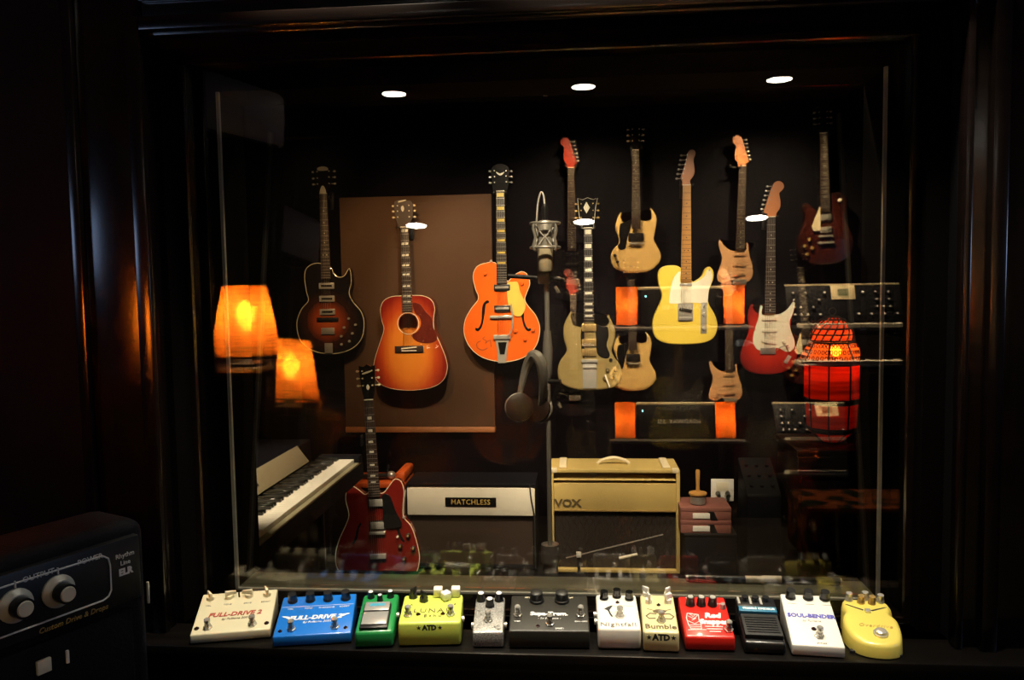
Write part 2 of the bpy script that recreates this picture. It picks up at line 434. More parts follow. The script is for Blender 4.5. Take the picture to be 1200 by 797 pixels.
burst('burst_strat', 0, 0.20, 0.20, 0.26, [(0.0, (0.60, 0.10, 0.02)), (0.5, (0.46, 0.022, 0.010)), (0.85, (0.20, 0.010, 0.008)), (1.0, (0.05, 0.006, 0.006))])
burst('burst_lp', 0, 0.20, 0.18, 0.26, [(0.0, (0.07, 0.014, 0.006)), (0.5, (0.05, 0.009, 0.005)), (0.85, (0.03, 0.006, 0.004)), (1.0, (0.012, 0.005, 0.004))])

# ------------------------------------------------------------------ the setting
CEIL = 2.66
P1 = 1.55            # front pane
WF, WB = 1.47, 1.775  # window wall, control side / live side
OX0, OX1, OZ0, OZ1 = -0.80, 0.66, 0.875, 2.0
LIVE_BACK = 4.50


def wall_hole(x0, x1, z0, z1, y0, y1, hx0, hx1, hz0, hz1):
    b = MB()
    b.box(x0, hx0, y0, y1, z0, z1); b.box(hx1, x1, y0, y1, z0, z1)
    b.box(hx0, hx1, y0, y1, z0, hz0); b.box(hx0, hx1, y0, y1, hz1, z1)
    return b


struct(MB().box(-2.75, 2.75, -2.25, 4.65, -0.1, 0).build('floor', 'floor_dark'), 'dark floor running through both rooms', 'floor')
struct(MB().box(-2.75, 2.75, -2.25, 4.65, CEIL, CEIL + 0.1).build('ceiling', 'ceiling_dark'), 'dark brown ceiling with recessed lights', 'ceiling')
struct(wall_hole(-2.75, 2.75, 0, CEIL, WF, WB, OX0, OX1, OZ0, OZ1).build('wall_front', 'wall_dark'), 'dark wall around the studio window', 'wall')
struct(MB().box(-2.75, 2.75, -2.25, -2.10, 0, CEIL).build('wall_back', 'wall_back'), 'dark control room wall where guitars hang', 'wall')
struct(MB().box(2.60, 2.75, -2.10, WF, 0, CEIL).build('wall_right', 'wall_dark'), 'plain dark control room side wall', 'wall')
lw = MB()
lw.add([(-2.5, WF, 0), (-1.42, -2.1, 0), (-1.42, -2.1, CEIL), (-2.5, WF, CEIL), (-2.75, WF, 0), (-2.75, -2.1, 0), (-2.75, -2.1, CEIL), (-2.75, WF, CEIL)],
       [(0, 1, 2, 3), (4, 7, 6, 5), (0, 4, 5, 1), (3, 2, 6, 7), (0, 3, 7, 4), (1, 5, 6, 2)])
struct(lw.build('wall_left', 'wall_dark'), 'slanted dark control room wall with the air conditioner', 'wall')
struct(MB().box(-2.75, 2.75, LIVE_BACK, 4.65, 0, CEIL).build('wall_far', 'wall_live'), 'black live room wall where guitars hang', 'wall')
struct(MB().box(-2.75, -1.95, WB, LIVE_BACK, 0, CEIL).build('wall_live_left', 'wall_live'), 'black live room side wall behind the piano', 'wall')
struct(MB().box(2.05, 2.75, WB, LIVE_BACK, 0, CEIL).build('wall_live_right', 'wall_live'), 'black live room side wall past the lantern', 'wall')

# casing of dark wood around the opening, stepped
def casing(name, label, parts):
    b = MB()
    for p in parts: b.rbox(*p, b=0.003, seg=2)
    return struct(b.build(name, 'dark_wood'), label, 'trim')


casing('trim_1', 'dark wooden casing left of the window', [(-0.95, -0.80, 1.440, 1.470, 0.875, 2.16), (-0.825, -0.797, 1.422, 1.440, 0.875, 2.03), (-0.95, -0.93, 1.425, 1.440, 0.875, 2.16)])
casing('trim_2', 'dark wooden casing right of the window', [(0.66, 0.86, 1.440, 1.470, 0.875, 2.16), (0.695, 0.722, 1.422, 1.440, 0.875, 2.03), (0.84, 0.86, 1.425, 1.440, 0.875, 2.16), (0.655, 0.668, 1.43, 1.46, 0.875, 2.01)])
casing('trim_3', 'dark wooden casing above the window', [(-0.80, 0.66, 1.440, 1.470, 2.0, 2.16), (-0.797, 0.695, 1.420, 1.440, 2.005, 2.03), (-0.95, 0.86, 1.420, 1.440, 2.12, 2.16), (-0.80, 0.66, 1.428, 1.44, 2.06, 2.075)])
lb = MB(); lb.rbox(-0.98, 0.90, 1.372, P1 - 0.012, 0.845, OZ0, b=0.004); lb.rbox(-0.95, 0.87, 1.40, 1.47, 0.815, 0.845, b=0.004); lb.rbox(-0.93, 0.85, 1.425, 1.47, 0.77, 0.815, b=0.008)
struct(lb.build('trim_4', 'ledge_wood'), 'dark wooden window ledge carrying the effects pedals', 'ledge')
# reveal linings: jambs between the panes
jb = MB(); jb.box(OX0, OX0 + 0.014, 1.47, 1.64, OZ0, OZ1); jb.box(0.62, OX1, 1.50, 1.64, OZ0, OZ1); jb.box(OX0, 0.66, 1.47, 1.64, 1.985, OZ1)
struct(jb.build('trim_5', 'lining'), 'dark wooden lining of the window opening', 'trim')
st_ = MB(); st_.box(OX0, OX1, P1 - 0.012, 1.640, OZ0 - 0.02, OZ0 + 0.001)
struct(st_.build('trim_8', 'lining'), 'black channel between the two panes', 'sill')
sl = MB(); sl.box(OX0, OX1, 1.640, 1.748, OZ0 - 0.02, OZ0 + 0.002)
struct(sl.build('trim_6', 'sill_stone'), 'grey sill on the live room side of the glass', 'sill')
js = MB(); js.box(OX0, -0.757, 1.64, WB, OZ0, OZ1); js.box(0.602, OX1, 1.64, WB, OZ0, OZ1); js.box(-0.757, 0.602, 1.64, WB, 1.945, OZ1)
struct(js.build('trim_7', 'lining'), 'dark wooden lining around the rear pane', 'trim')
# front pane, upright
w1 = bpy.data.objects.new('window_1', None); COL.objects.link(w1); w1.location = (0, P1, OZ0); struct(w1, 'upright front pane of the studio window', 'window')
MB().box(OX0 + 0.014, 0.62, -0.003, 0.003, 0.002, 1.985 - OZ0).build('pane', 'window_glass', w1)
st = MB()
for (a, b_, c, d) in ((OX0 + 0.014, OX0 + 0.026, 0, 1.11), (0.608, 0.62, 0, 1.11)): st.box(a, b_, -0.016, -0.004, c, d)
st.box(OX0 + 0.014, 0.62, -0.016, -0.004, 1.098, 1.11); st.box(OX0 + 0.014, 0.62, -0.012, -0.004, 0, 0.010)
st.build('glazing_bead', 'dark_wood', w1)
# rear pane, leaning back at the top as studio glass does
TILT = math.radians(6.1)
w2 = bpy.data.objects.new('window_2', None); COL.objects.link(w2); w2.location = (0, 1.73 - 0.525 * math.tan(TILT), OZ0 + 0.003); struct(w2, 'tilted rear pane of the studio window', 'window')
MB().box(-0.757, 0.602, -0.003, 0.003, 0.0, 1.075).build('pane', 'window_glass', w2, rot=(-TILT, 0, 0))
bd = MB(); bd.box(-0.757, -0.751, 1.640, 1.648, OZ0, 1.945); bd.box(0.596, 0.602, 1.640, 1.648, OZ0, 1.945); bd.box(-0.757, 0.602, 1.640, 1.648, OZ0, OZ0 + 0.006)
for v in range(len(bd.v)): x, y, z = bd.v[v]; bd.v[v] = (x, y - w2.location.y, z - w2.location.z)
bd.build('seal_strip', 'bead_metal', w2)

# ------------------------------------------------------------------ guitars
FB = 0.010  # fretboard stands proud of the top


def guitar(name, label, loc, rot, S, group=None):
    g = thing(name, label, S.get('cat', 'guitar'), loc, 0, group, rot=rot)
    T = S['thick']
    out = smooth(S['outline'], 5)
    if area2(out) < 0: out.reverse()
    if 'hole' in S:
        hx, hz, hr = S['hole']; n = len(out); vs = []; fs = []
        ang = [math.atan2(p.y - hz, p.x - hx) for p in out]
        rings = [(out, T), (out, 0.0)]
        for t in (0.33, 0.66, 1.0):
            rings.append(([Vector((p.x + (hx + hr * math.cos(a) - p.x) * t, p.y + (hz + hr * math.sin(a) - p.y) * t)) for p, a in zip(out, ang)], 0.0))
        rings.append((rings[-1][0], 0.004))
        for q, y in rings: vs += [(p.x, y, p.y) for p in q]
        for r in range(len(rings) - 1):
            for i in range(n):
                j = (i + 1) % n; fs.append((r * n + i, r * n + j, (r + 1) * n + j, (r + 1) * n + i))
        fs.append(tuple(range(n)))
        b = MB(); b.add(vs, fs); b.build('body', S['body_mat'], g)
        MB().tube([(hx + (hr + 0.006) * math.cos(a * PI / 16), -0.0004, hz + (hr + 0.006) * math.sin(a * PI / 16)) for a in range(32)], 0.0018, 6, True).build('rosette', 'ivory', g)
    else:
        MB().slab(out, 0.0, T, S.get('bevel', 0.006)).build('body', S['body_mat'], g)
    if S.get('binding'):
        MB().tube([(p.x, 0.0015, p.y) for p in out], 0.0018, 6, True).build('binding', S['binding'], g)
    # neck, fretboard, head
    zn, ze, wn, we = S['nut'], S['fb_end'], S['wn'] / 2, S['we'] / 2
    fy = -S.get('fb_y', FB)
    fbm = MB().slab([(-we, ze), (we, ze), (wn, zn), (-wn, zn)], fy - 0.006, fy, 0.001, 0).build('fretboard', S['fb_mat'], g)
    nk = MB(); ring = []
    zb = S['neck_z']
    for z, w in ((zb, we), (zn, wn)):
        for k in range(7):
            a = PI * k / 6; ring.append((-w * math.cos(a), fy + 0.019 * math.sin(a) ** 0.7, z))
    nk.add(ring, [(k, k + 1, k + 8, k + 7) for k in range(6)] + [tuple(range(7)), tuple(range(13, 6, -1)), (0, 7, 13, 6)], True)
    nk.build('neck', S['neck_mat'], g)
    L = zn - S['bridge_z']
    fr = MB()
    for n in range(1, 23):
        z = S['bridge_z'] + L * 2 ** (-n / 12)
        if z < ze + 0.003: break
        t = (z - ze) / (zn - ze); w = we + (wn - we) * t
        fr.box(-w, w, fy - 0.0075, fy - 0.006, z - 0.0011, z + 0.0011)
    fr.build('frets', S.get('fret_mat', 'steel'), fbm, kind='stuff')
    for n in S.get('inlays', ()):
        za = S['bridge_z'] + L * 2 ** (-n / 12); zc = S['bridge_z'] + L * 2 ** (-(n - 1) / 12); z = (za + zc) / 2; h = (zc - za)
        if z < ze + 0.004: continue
        t = (z - ze) / (zn - ze); w = (we + (wn - we) * t)
        ib = MB(); ty = S['inlay_type']
        if ty == 'dot':
            for dx in ((-0.4 * w, 0.4 * w) if n == 12 else (0,)): ib.cyl((dx, fy - 0.0056, z), (dx, fy - 0.0066, z), 0.0034, n=8)
        elif ty == 'block': ib.box(-w * 0.72, w * 0.72, fy - 0.0067, fy - 0.0055, z - h * 0.30, z + h * 0.30)
        elif ty == 'wide': ib.box(-w * 0.85, w * 0.85, fy - 0.0067, fy - 0.0055, z - h * 0.26, z + h * 0.26)
        elif ty == 'small': ib.box(-w * 0.42, w * 0.42, fy - 0.0067, fy - 0.0055, z - h * 0.22, z + h * 0.22)
        elif ty == 'split':
            for s in (-1, 1):
                ib.slab([(s * w * 0.08 - w * 0.06, z - h * 0.2), (s * w * 0.75 - w * 0.06, z - h * 0.2), (s * w * 0.75 + w * 0.06, z + h * 0.2), (s * w * 0.08 + w * 0.06, z + h * 0.2)], fy - 0.0067, fy - 0.0055)
        ib.build('inlay', S.get('inlay_mat', 'pearl'), fbm)
    MB().box(-wn, wn, fy - 0.0085, fy + 0.001, zn, zn + 0.004).build('nut', 'ivory', g)
    hd = smooth(S['head'], 4) if S.get('head_smooth', True) else [Vector(p) for p in S['head']]
    hy = fy + 0.001
    hobj = MB().slab(hd, hy, hy + 0.014, 0.0015).build('headstock', S['head_mat'], g)
    if S.get('head_edge'): MB().tube([(p.x, hy, p.y) for p in hd], 0.0013, 5, True).build('head_binding', S['head_edge'], hobj)
    for (x, z, s) in S['tuners']:
        b = MB(); b.cyl((x - s * 0.014, hy + 0.002, z), (x - s * 0.014, hy - 0.008, z), 0.0035, n=8)
        b.cyl((x - s * 0.010, hy + 0.010, z), (x + s * 0.010, hy + 0.010, z), 0.0022, n=6)
        b.sphere((x + s * 0.014, hy + 0.010, z), 0.0075, 8, 1, 0.5, 0.8)
        b.build('tuning_machine', S['tuner_mat'], g)
    sb = S.get('string_z', S['bridge_z'])
    for k in range(6):
        u = -1 + 2 * k / 5
        MB().tube([(u * 0.026, fy - 0.011, sb), (u * wn * 0.82, fy - 0.0095, zn + 0.004)], 0.0005 + 0.00012 * (5 - k), 4).build('string', 'string_steel', g)
    for e in S.get('extras', ()):
        k, nm, mt = e[:3]; p = e[3:]
        b = MB()
        if k == 'box':
            x, z, w, h, y0, y1 = p[:6]; ro = p[6] if len(p) > 6 else 0
            b.rbox(-w / 2, w / 2, y0, y1, -h / 2, h / 2, b=min(w, h, abs(y1 - y0)) * 0.2, M=Matrix.Translation((x, 0, z)) @ Matrix.Rotation(ro, 4, 'Y'))
        elif k == 'disc':
            x, z, r, y0, y1 = p; b.lathe([(r, 0), (r, abs(y1 - y0) * 0.7), (r * 0.8, abs(y1 - y0))], 14, Matrix.Translation((x, y1, z)) @ Matrix.Rotation(PI / 2, 4, 'X'))
        elif k == 'poly':
            pts, y0, y1 = p[:3]; b.slab(smooth(pts, 4) if (len(p) < 4 or p[3]) else pts, y0, y1, 0.0006, 0)
        elif k == 'tube':
            pts, r = p[:2]; b.tube(smooth(pts, 4, False), r, 8)
        po = b.build(nm, mt, g)
    return g


def hanger(label, x, y_wall, z, into, group):
    """wall hook: plate on the wall and a padded yoke under the headstock; into = -1 for the far wall, +1 for the control room wall"""
    h = thing('guitar_hanger', label, 'wall hook', (x, y_wall, z), 0 if into < 0 else PI, group)
    MB().rbox(-0.022, 0.022, -0.014, 0, -0.05, 0.05, b=0.003).build('wall_plate', 'black', h)
    MB().cyl((0, -0.010, 0), (0, -0.085, 0.0), 0.006).build('stem', 'black', h)
    for s in (-1, 1):
        MB().tube([(0, -0.085, 0), (s * 0.020, -0.088, 0.004), (s * 0.034, -0.10, 0.008), (s * 0.034, -0.135, 0.012)], 0.005, 8).build('yoke_arm', 'rubber', h)
    return h


def cv(ax, bot, s, slope=0.0, y0=0):
    return lambda pts: [((x - ax - slope * (y - y0)) * s, (bot - y) * s) for x, y in pts]


GY = 4.385     # plane of the guitar tops on the far wall
LGROUP = 'guitars on the far wall'
# --- dark sunburst hollow body
s = 0.001419; c = cv(150, 768, s); P = lambda x, y: c([(x, y)])[0]
E0 = []
for (yy) in (497, 548, 600):
    E0 += [('box', 'pickup', 'chrome', 0, P(0, yy)[1], 62 * s, 24 * s, -0.010, 0.001), ('box', 'pickup_slot', 'guard_black', 0, P(0, yy)[1], 44 * s, 8 * s, -0.0108, -0.009)]
for (xx, yy) in ((235, 628), (262, 653), (215, 663), (248, 687), (203, 698), (235, 718), (203, 730)): E0.append(('disc', 'knob', 'chrome', *P(xx, yy), 0.0075, -0.012, 0.0))
E0 += [('box', 'bridge', 'black_plastic', 0, P(0, 629)[1], 88 * s, 14 * s, -0.012, 0.0), ('box', 'tailpiece', 'steel', 0, P(0, 676)[1], 54 * s, 26 * s, -0.010, -0.004),
       ('box', 'tail_hinge', 'steel', 0, P(0, 745)[1], 32 * s, 40 * s, -0.006, 0.001), ('poly', 'truss_cover', 'ivory', c([(136, 134), (160, 134), (158, 118), (150, 105), (142, 110)]), -0.0125, -0.008),
       ('poly', 'head_logo', 'ivory', c([(130, 36), (150, 30), (170, 36), (168, 46), (132, 46)]), -0.0125, -0.008)]
guitar('hollow_body_guitar', 'dark sunburst hollow-body electric guitar with three pickups, beside the brown panel', (-1.42, GY, 1.162), (0, 0, 0), dict(
    outline=c([(127, 408), (95, 410), (68, 428), (60, 465), (66, 520), (72, 555), (42, 590), (22, 645), (34, 712), (80, 752), (150, 768), (230, 754), (280, 714), (296, 650), (284, 600), (252, 560), (239, 525), (249, 480), (243, 430), (222, 458), (198, 463), (178, 446), (168, 425)]),
    thick=0.055, bevel=0.004, body_mat='burst_dark', binding='cream', nut=P(0, 137)[1], fb_end=P(0, 470)[1], wn=0.042, we=0.055, neck_z=P(0, 430)[1], fb_mat='rosewood', neck_mat='mahogany', bridge_z=P(0, 629)[1],
    inlays=(3, 5, 7, 9, 12), inlay_type='dot', head=c([(126, 136), (120, 105), (116, 70), (113, 38), (130, 33), (150, 27), (170, 33), (189, 38), (186, 70), (180, 105), (163, 136)]), head_mat='black_gloss', tuner_mat='ivory',
    tuners=[(*P(118, y), -1) for y in (50, 75, 98)] + [(*P(185, y), 1) for y in (49, 72, 97)], extras=E0))
# --- sunburst flat-top acoustic
c = cv(170, 772, s); P = lambda x, y: c([(x, y)])[0]
guitar('acoustic_guitar', 'red and amber sunburst acoustic guitar hanging before the brown panel', (-0.952, 4.358, 0.956), (0, math.radians(-0.6), 0), dict(
    outline=c([(150, 400), (108, 402), (76, 418), (62, 450), (66, 495), (73, 530), (52, 590), (31, 650), (25, 700), (45, 740), (92, 763), (170, 772), (250, 763), (300, 736), (319, 690), (314, 645), (294, 590), (273, 538), (271, 495), (277, 450), (264, 418), (232, 402), (190, 399)]),
    thick=0.100, hole=(0.001, P(0, 508)[1], 0.054), body_mat='burst_acoustic', binding='cream', nut=P(0, 134)[1], fb_end=P(0, 462)[1], wn=0.045, we=0.058, fb_y=0.0015, neck_z=P(0, 402)[1], fb_mat='rosewood', neck_mat='mahogany', bridge_z=P(0, 604)[1],
    inlays=(1, 3, 5, 7, 9, 12, 15, 17), inlay_type='split', head=c([(150, 134), (140, 112), (133, 90), (131, 40), (140, 30), (160, 27), (182, 30), (204, 38), (203, 90), (196, 112), (187, 134)]), head_mat='wood_brown', tuner_mat='cream',
    tuners=[(*P(135, y), -1) for y in (50, 71, 94)] + [(*P(200, y), 1) for y in (50, 71, 94)],
    extras=[('poly', 'pickguard', 'tortoise', c([(192, 428), (222, 436), (240, 462), (264, 490), (270, 525), (284, 572), (250, 588), (206, 581), (182, 556), (206, 540), (221, 512), (216, 484), (198, 466)]), -0.0016, 0.0004),
            ('box', 'bridge', 'rosewood', 0.002, P(0, 609)[1], 114 * s, 26 * s, -0.008, 0.001), ('box', 'saddle', 'ivory', 0.002, P(0, 604)[1], 62 * s, 5 * s, -0.011, -0.006, -0.08),
            ('box', 'bridge_pins', 'ivory', 0.002, P(0, 615)[1], 60 * s, 4 * s, -0.0095, -0.006), ('poly', 'head_inlay', 'pearl', c([(164, 74), (171, 63), (166, 50), (158, 58)]), -0.004, 0.001),
            ('poly', 'head_logo', 'pearl', c([(150, 38), (176, 32), (178, 28), (152, 32)]), -0.004, 0.001)]))
# --- orange hollow body with vibrato tailpiece
s = 0.001448; c = cv(172, 772, s); P = lambda x, y: c([(x, y)])[0]
fh = [(108, 540), (118, 538), (121, 546), (114, 549), (108, 556), (103, 590), (96, 625), (88, 645), (76, 655), (66, 650), (68, 642), (76, 644), (84, 634), (91, 612), (92, 585), (96, 556)]
fh2 = [(344 - x + 2, y + 3) for x, y in fh]
E0 = [('poly', 'pickguard', 'guard_yellow', c([(192, 474), (214, 468), (232, 471), (241, 505), (259, 548), (258, 576), (240, 600), (214, 592), (196, 556), (191, 510)]), -0.008, -0.005),
      ('box', 'pickup', 'black_plastic', 0, P(0, 489)[1], 62 * s, 24 * s, -0.012, 0.001), ('box', 'pickup', 'black_plastic', 0, P(0, 569)[1], 62 * s, 24 * s, -0.012, 0.001),
      ('box', 'pickup_frame', 'chrome', 0, P(0, 489)[1], 52 * s, 8 * s, -0.0135, -0.009), ('box', 'pickup_frame', 'chrome', 0, P(0, 569)[1], 52 * s, 8 * s, -0.0135, -0.009),
      ('box', 'bridge', 'chrome', -0.008, P(0, 601)[1], 86 * s, 11 * s, -0.016, 0.001), ('box', 'tailpiece_bar', 'chrome', -0.004, P(0, 678)[1], 66 * s, 16 * s, -0.018, 0.0),
      ('poly', 'tailpiece', 'chrome', c([(143, 688), (196, 688), (188, 735), (183, 778), (152, 778), (150, 735)]), -0.008, 0.001, False), ('poly', 'tailpiece_inset', 'black_gloss', c([(153, 698), (187, 698), (178, 745), (160, 745)]), -0.0095, -0.006, False),
      ('tube', 'vibrato_arm', 'chrome', [(P(190, 676)[0], -0.02, P(190, 676)[1]), (P(206, 655)[0], -0.026, P(206, 655)[1]), (P(212, 610)[0], -0.028, P(212, 610)[1]), (P(208, 552)[0], -0.028, P(208, 552)[1])], 0.0042),
      ('poly', 'f_hole', 'guard_black', c(fh), -0.0006, 0.002), ('poly', 'f_hole', 'guard_black', c(fh2), -0.0006, 0.002),
      ('disc', 'strap_button', 'chrome', *P(132, 388), 0.008, -0.012, 0.0),
      ('tube', 'signature', 'black_print', [(*[P(86, 693)[0], -0.0005, P(86, 693)[1]],), (P(72, 700)[0], -0.0005, P(72, 700)[1]), (P(73, 718)[0], -0.0005, P(73, 718)[1]), (P(92, 728)[0], -0.0005, P(92, 728)[1]), (P(112, 720)[0], -0.0005, P(112, 720)[1])], 0.0016),
      ('tube', 'signature', 'black_print', [(P(104, 676)[0], -0.0005, P(104, 676)[1]), (P(94, 684)[0], -0.0005, P(94, 684)[1]), (P(108, 692)[0], -0.0005, P(108, 692)[1]), (P(104, 702)[0], -0.0005, P(104, 702)[1]), (P(122, 690)[0], -0.0005, P(122, 690)[1]), (P(126, 716)[0], -0.0005, P(126, 716)[1])], 0.0013),
      ('poly', 'head_logo', 'pearl', c([(158, 54), (173, 60), (188, 54), (184, 62), (173, 68), (162, 62)]), -0.0125, -0.008)]
for (xx, yy) in ((222, 655), (288, 652), (257, 687), (248, 475), (108, 436)): E0.append(('disc', 'knob', 'body_orange', *P(xx, yy), 0.010, -0.014, 0.0))
guitar('hollow_body_guitar', 'orange hollow-body electric guitar with yellow pickguard and chrome vibrato tailpiece', (-0.430, GY, 1.112), (0, 0, 0), dict(
    outline=c([(152, 398), (112, 395), (76, 409), (61, 445), (69, 490), (80, 530), (52, 568), (28, 610), (22, 660), (40, 710), (80, 750), (138, 770), (200, 772), (260, 752), (300, 710), (314, 650), (300, 600), (268, 558), (258, 535), (266, 510), (278, 475), (268, 441), (248, 430), (222, 441), (205, 457), (190, 462)]),
    thick=0.07, bevel=0.005, body_mat='body_orange', binding='cream', nut=P(0, 127)[1], fb_end=P(0, 476)[1], wn=0.045, we=0.058, neck_z=P(0, 420)[1], fb_mat='ebony', neck_mat='mahogany', bridge_z=P(0, 601)[1], string_z=P(0, 678)[1],
    inlays=(1, 3, 5, 7, 9, 12, 15), inlay_type='wide', inlay_mat='guard_yellow', head=c([(152, 127), (142, 110), (140, 80), (139, 45), (150, 30), (172, 23), (196, 30), (207, 45), (205, 80), (202, 110), (192, 127)]), head_mat='black_gloss', tuner_mat='chrome',
    tuners=[(*P(142, y), -1) for y in (50, 72, 93)] + [(*P(205, y), 1) for y in (52, 72, 93)], extras=E0))
# --- antique white double-horn solid body
s = 0.001419; c = cv(160, 775, s); P = lambda x, y: c([(x, y)])[0]
E0 = []
for yy in (532, 590, 628): E0 += [('box', 'pickup', 'gold', 0, P(0, yy)[1], 56 * s, 28 * s, -0.010, 0.001)]
E0 += [('poly', 'pickguard', 'guard_black', c([(186, 520), (214, 530), (232, 530), (236, 565), (228, 600), (240, 640), (225, 652), (196, 640), (188, 612), (186, 570)]), -0.0022, -0.0004),
       ('poly', 'pickguard', 'guard_black', c([(134, 520), (128, 560), (130, 610), (134, 640), (142, 640), (142, 520)]), -0.0022, -0.0004),
       ('box', 'bridge', 'chrome', 0.002, P(0, 661)[1], 62 * s, 13 * s, -0.014, 0.0), ('box', 'vibrato_plate', 'chrome', 0.002, P(0, 720)[1], 54 * s, 96 * s, -0.006, 0.001),
       ('box', 'vibrato_arm', 'ivory', *P(229, 738), 6 * s, 52 * s, -0.022, -0.016, -0.32), ('box', 'vibrato_bar', 'chrome', 0.004, P(0, 685)[1], 52 * s, 8 * s, -0.014, -0.004),
       ('disc', 'switch', 'black_plastic', *P(243, 658), 0.010, -0.008, 0.0), ('poly', 'head_inlay', 'pearl', c([(155, 50), (168, 72), (155, 94), (143, 72)]), -0.0125, -0.008, False)]
for (xx, yy) in ((230, 697), (260, 697), (220, 730), (248, 727)): E0.append(('disc', 'knob', 'black_plastic', *P(xx, yy), 0.0105, -0.014, 0.0)); E0.append(('disc', 'knob_cap', 'gold', *P(xx, yy), 0.006, -0.0155, -0.012))
guitar('solid_body_guitar', 'antique white double-horned electric guitar with black diamond-inlaid headstock', (0.045, GY, 0.949), (0, 0, 0), dict(
    outline=c([(140, 508), (124, 521), (106, 516), (97, 494), (93, 468), (79, 488), (62, 528), (63, 575), (73, 612), (68, 632), (45, 665), (37, 705), (48, 745), (90, 768), (150, 776), (220, 772), (264, 758), (285, 715), (279, 680), (258, 648), (248, 622), (258, 588), (262, 550), (250, 512), (233, 482), (233, 506), (218, 524), (195, 522), (180, 508)]),
    thick=0.036, bevel=0.010, body_mat='body_antique', nut=P(0, 150)[1], fb_end=P(0, 508)[1], wn=0.044, we=0.057, neck_z=P(0, 515)[1], fb_mat='ebony', neck_mat='body_antique', bridge_z=P(0, 661)[1],
    inlays=(1, 3, 5, 7, 9, 12, 15, 17, 19), inlay_type='block', head=c([(140, 150), (133, 130), (127, 100), (124, 70), (122, 36), (140, 42), (160, 34), (180, 42), (198, 36), (190, 70), (187, 100), (183, 130), (180, 150)]), head_smooth=False, head_mat='black_gloss', head_edge='ivory', tuner_mat='gold',
    tuners=[(*P(125, y), -1) for y in (57, 83, 110)] + [(*P(190, y), 1) for y in (57, 83, 110)], extras=E0))
# --- butter yellow single cutaway solid body
s = 0.001359; c = cv(163, 777, s); P = lambda x, y: c([(x, y)])[0]
guitar('solid_body_guitar', 'butter yellow single-cutaway electric guitar with white pickguard and maple neck', (0.566, GY, 1.197), (0, math.radians(0.5), 0), dict(
    outline=c([(142, 470), (102, 461), (66, 471), (53, 500), (59, 545), (70, 583), (57, 622), (38, 665), (33, 710), (46, 750), (86, 772), (160, 777), (235, 771), (275, 750), (290, 705), (279, 660), (257, 620), (250, 590), (257, 555), (272, 515), (270, 484), (255, 468), (238, 478), (226, 504), (205, 521), (187, 522)]),
    thick=0.044, bevel=0.006, body_mat='body_butter', nut=P(0, 148)[1], fb_end=P(0, 522)[1], wn=0.042, we=0.057, neck_z=P(0, 530)[1], fb_mat='maple', neck_mat='maple', fret_mat='rosewood', bridge_z=P(0, 675)[1],
    inlays=(3, 5, 7, 9, 12, 15, 17, 19, 21), inlay_type='dot', inlay_mat='black_print', head=c([(147, 148), (147, 132), (140, 118), (148, 92), (160, 52), (166, 22), (178, 9), (192, 12), (197, 26), (190, 46), (192, 72), (194, 98), (186, 116), (176, 130), (178, 148)]), head_mat='maple_head', tuner_mat='steel',
    tuners=[(P(153 - 3.6 * k, 0)[0], P(0, 30 + 18 * k)[1], -1) for k in range(6)],
    extras=[('poly', 'pickguard', 'guard_white', c([(142, 486), (120, 504), (107, 540), (99, 598), (104, 613), (160, 611), (196, 610), (240, 614), (250, 600), (254, 560), (267, 512), (261, 482), (248, 481), (236, 504), (214, 522), (188, 530), (142, 529)]), -0.0024, -0.0003),
            ('box', 'pickup', 'chrome', 0, P(0, 540)[1], 48 * s, 11 * s, -0.010, -0.001), ('box', 'bridge_plate', 'chrome', 0, P(0, 648)[1], 60 * s, 72 * s, -0.004, 0.001), ('box', 'bridge_pickup', 'black_plastic', 0, P(0, 640)[1], 50 * s, 14 * s, -0.009, -0.002, 0.22),
            ('box', 'saddles', 'steel', 0, P(0, 674)[1], 50 * s, 14 * s, -0.011, -0.003), ('box', 'control_plate', 'chrome', P(235, 0)[0], P(0, 672)[1], 24 * s, 124 * s, -0.003, 0.001),
            ('disc', 'knob', 'chrome', *P(235, 655), 0.009, -0.018, -0.002), ('disc', 'knob', 'chrome', *P(235, 712), 0.009, -0.018, -0.002), ('box', 'switch', 'black_plastic', P(235, 0)[0], P(0, 626)[1], 7 * s, 10 * s, -0.016, -0.002),
            ('disc', 'strap_button', 'steel', *P(255, 482), 0.005, -0.006, 0.0)]))
# --- double cutaway bolt-on guitars: one shape, three finishes
s = 0.00133; c = cv(132, 790, s); P = lambda x, y: c([(x, y)])[0]


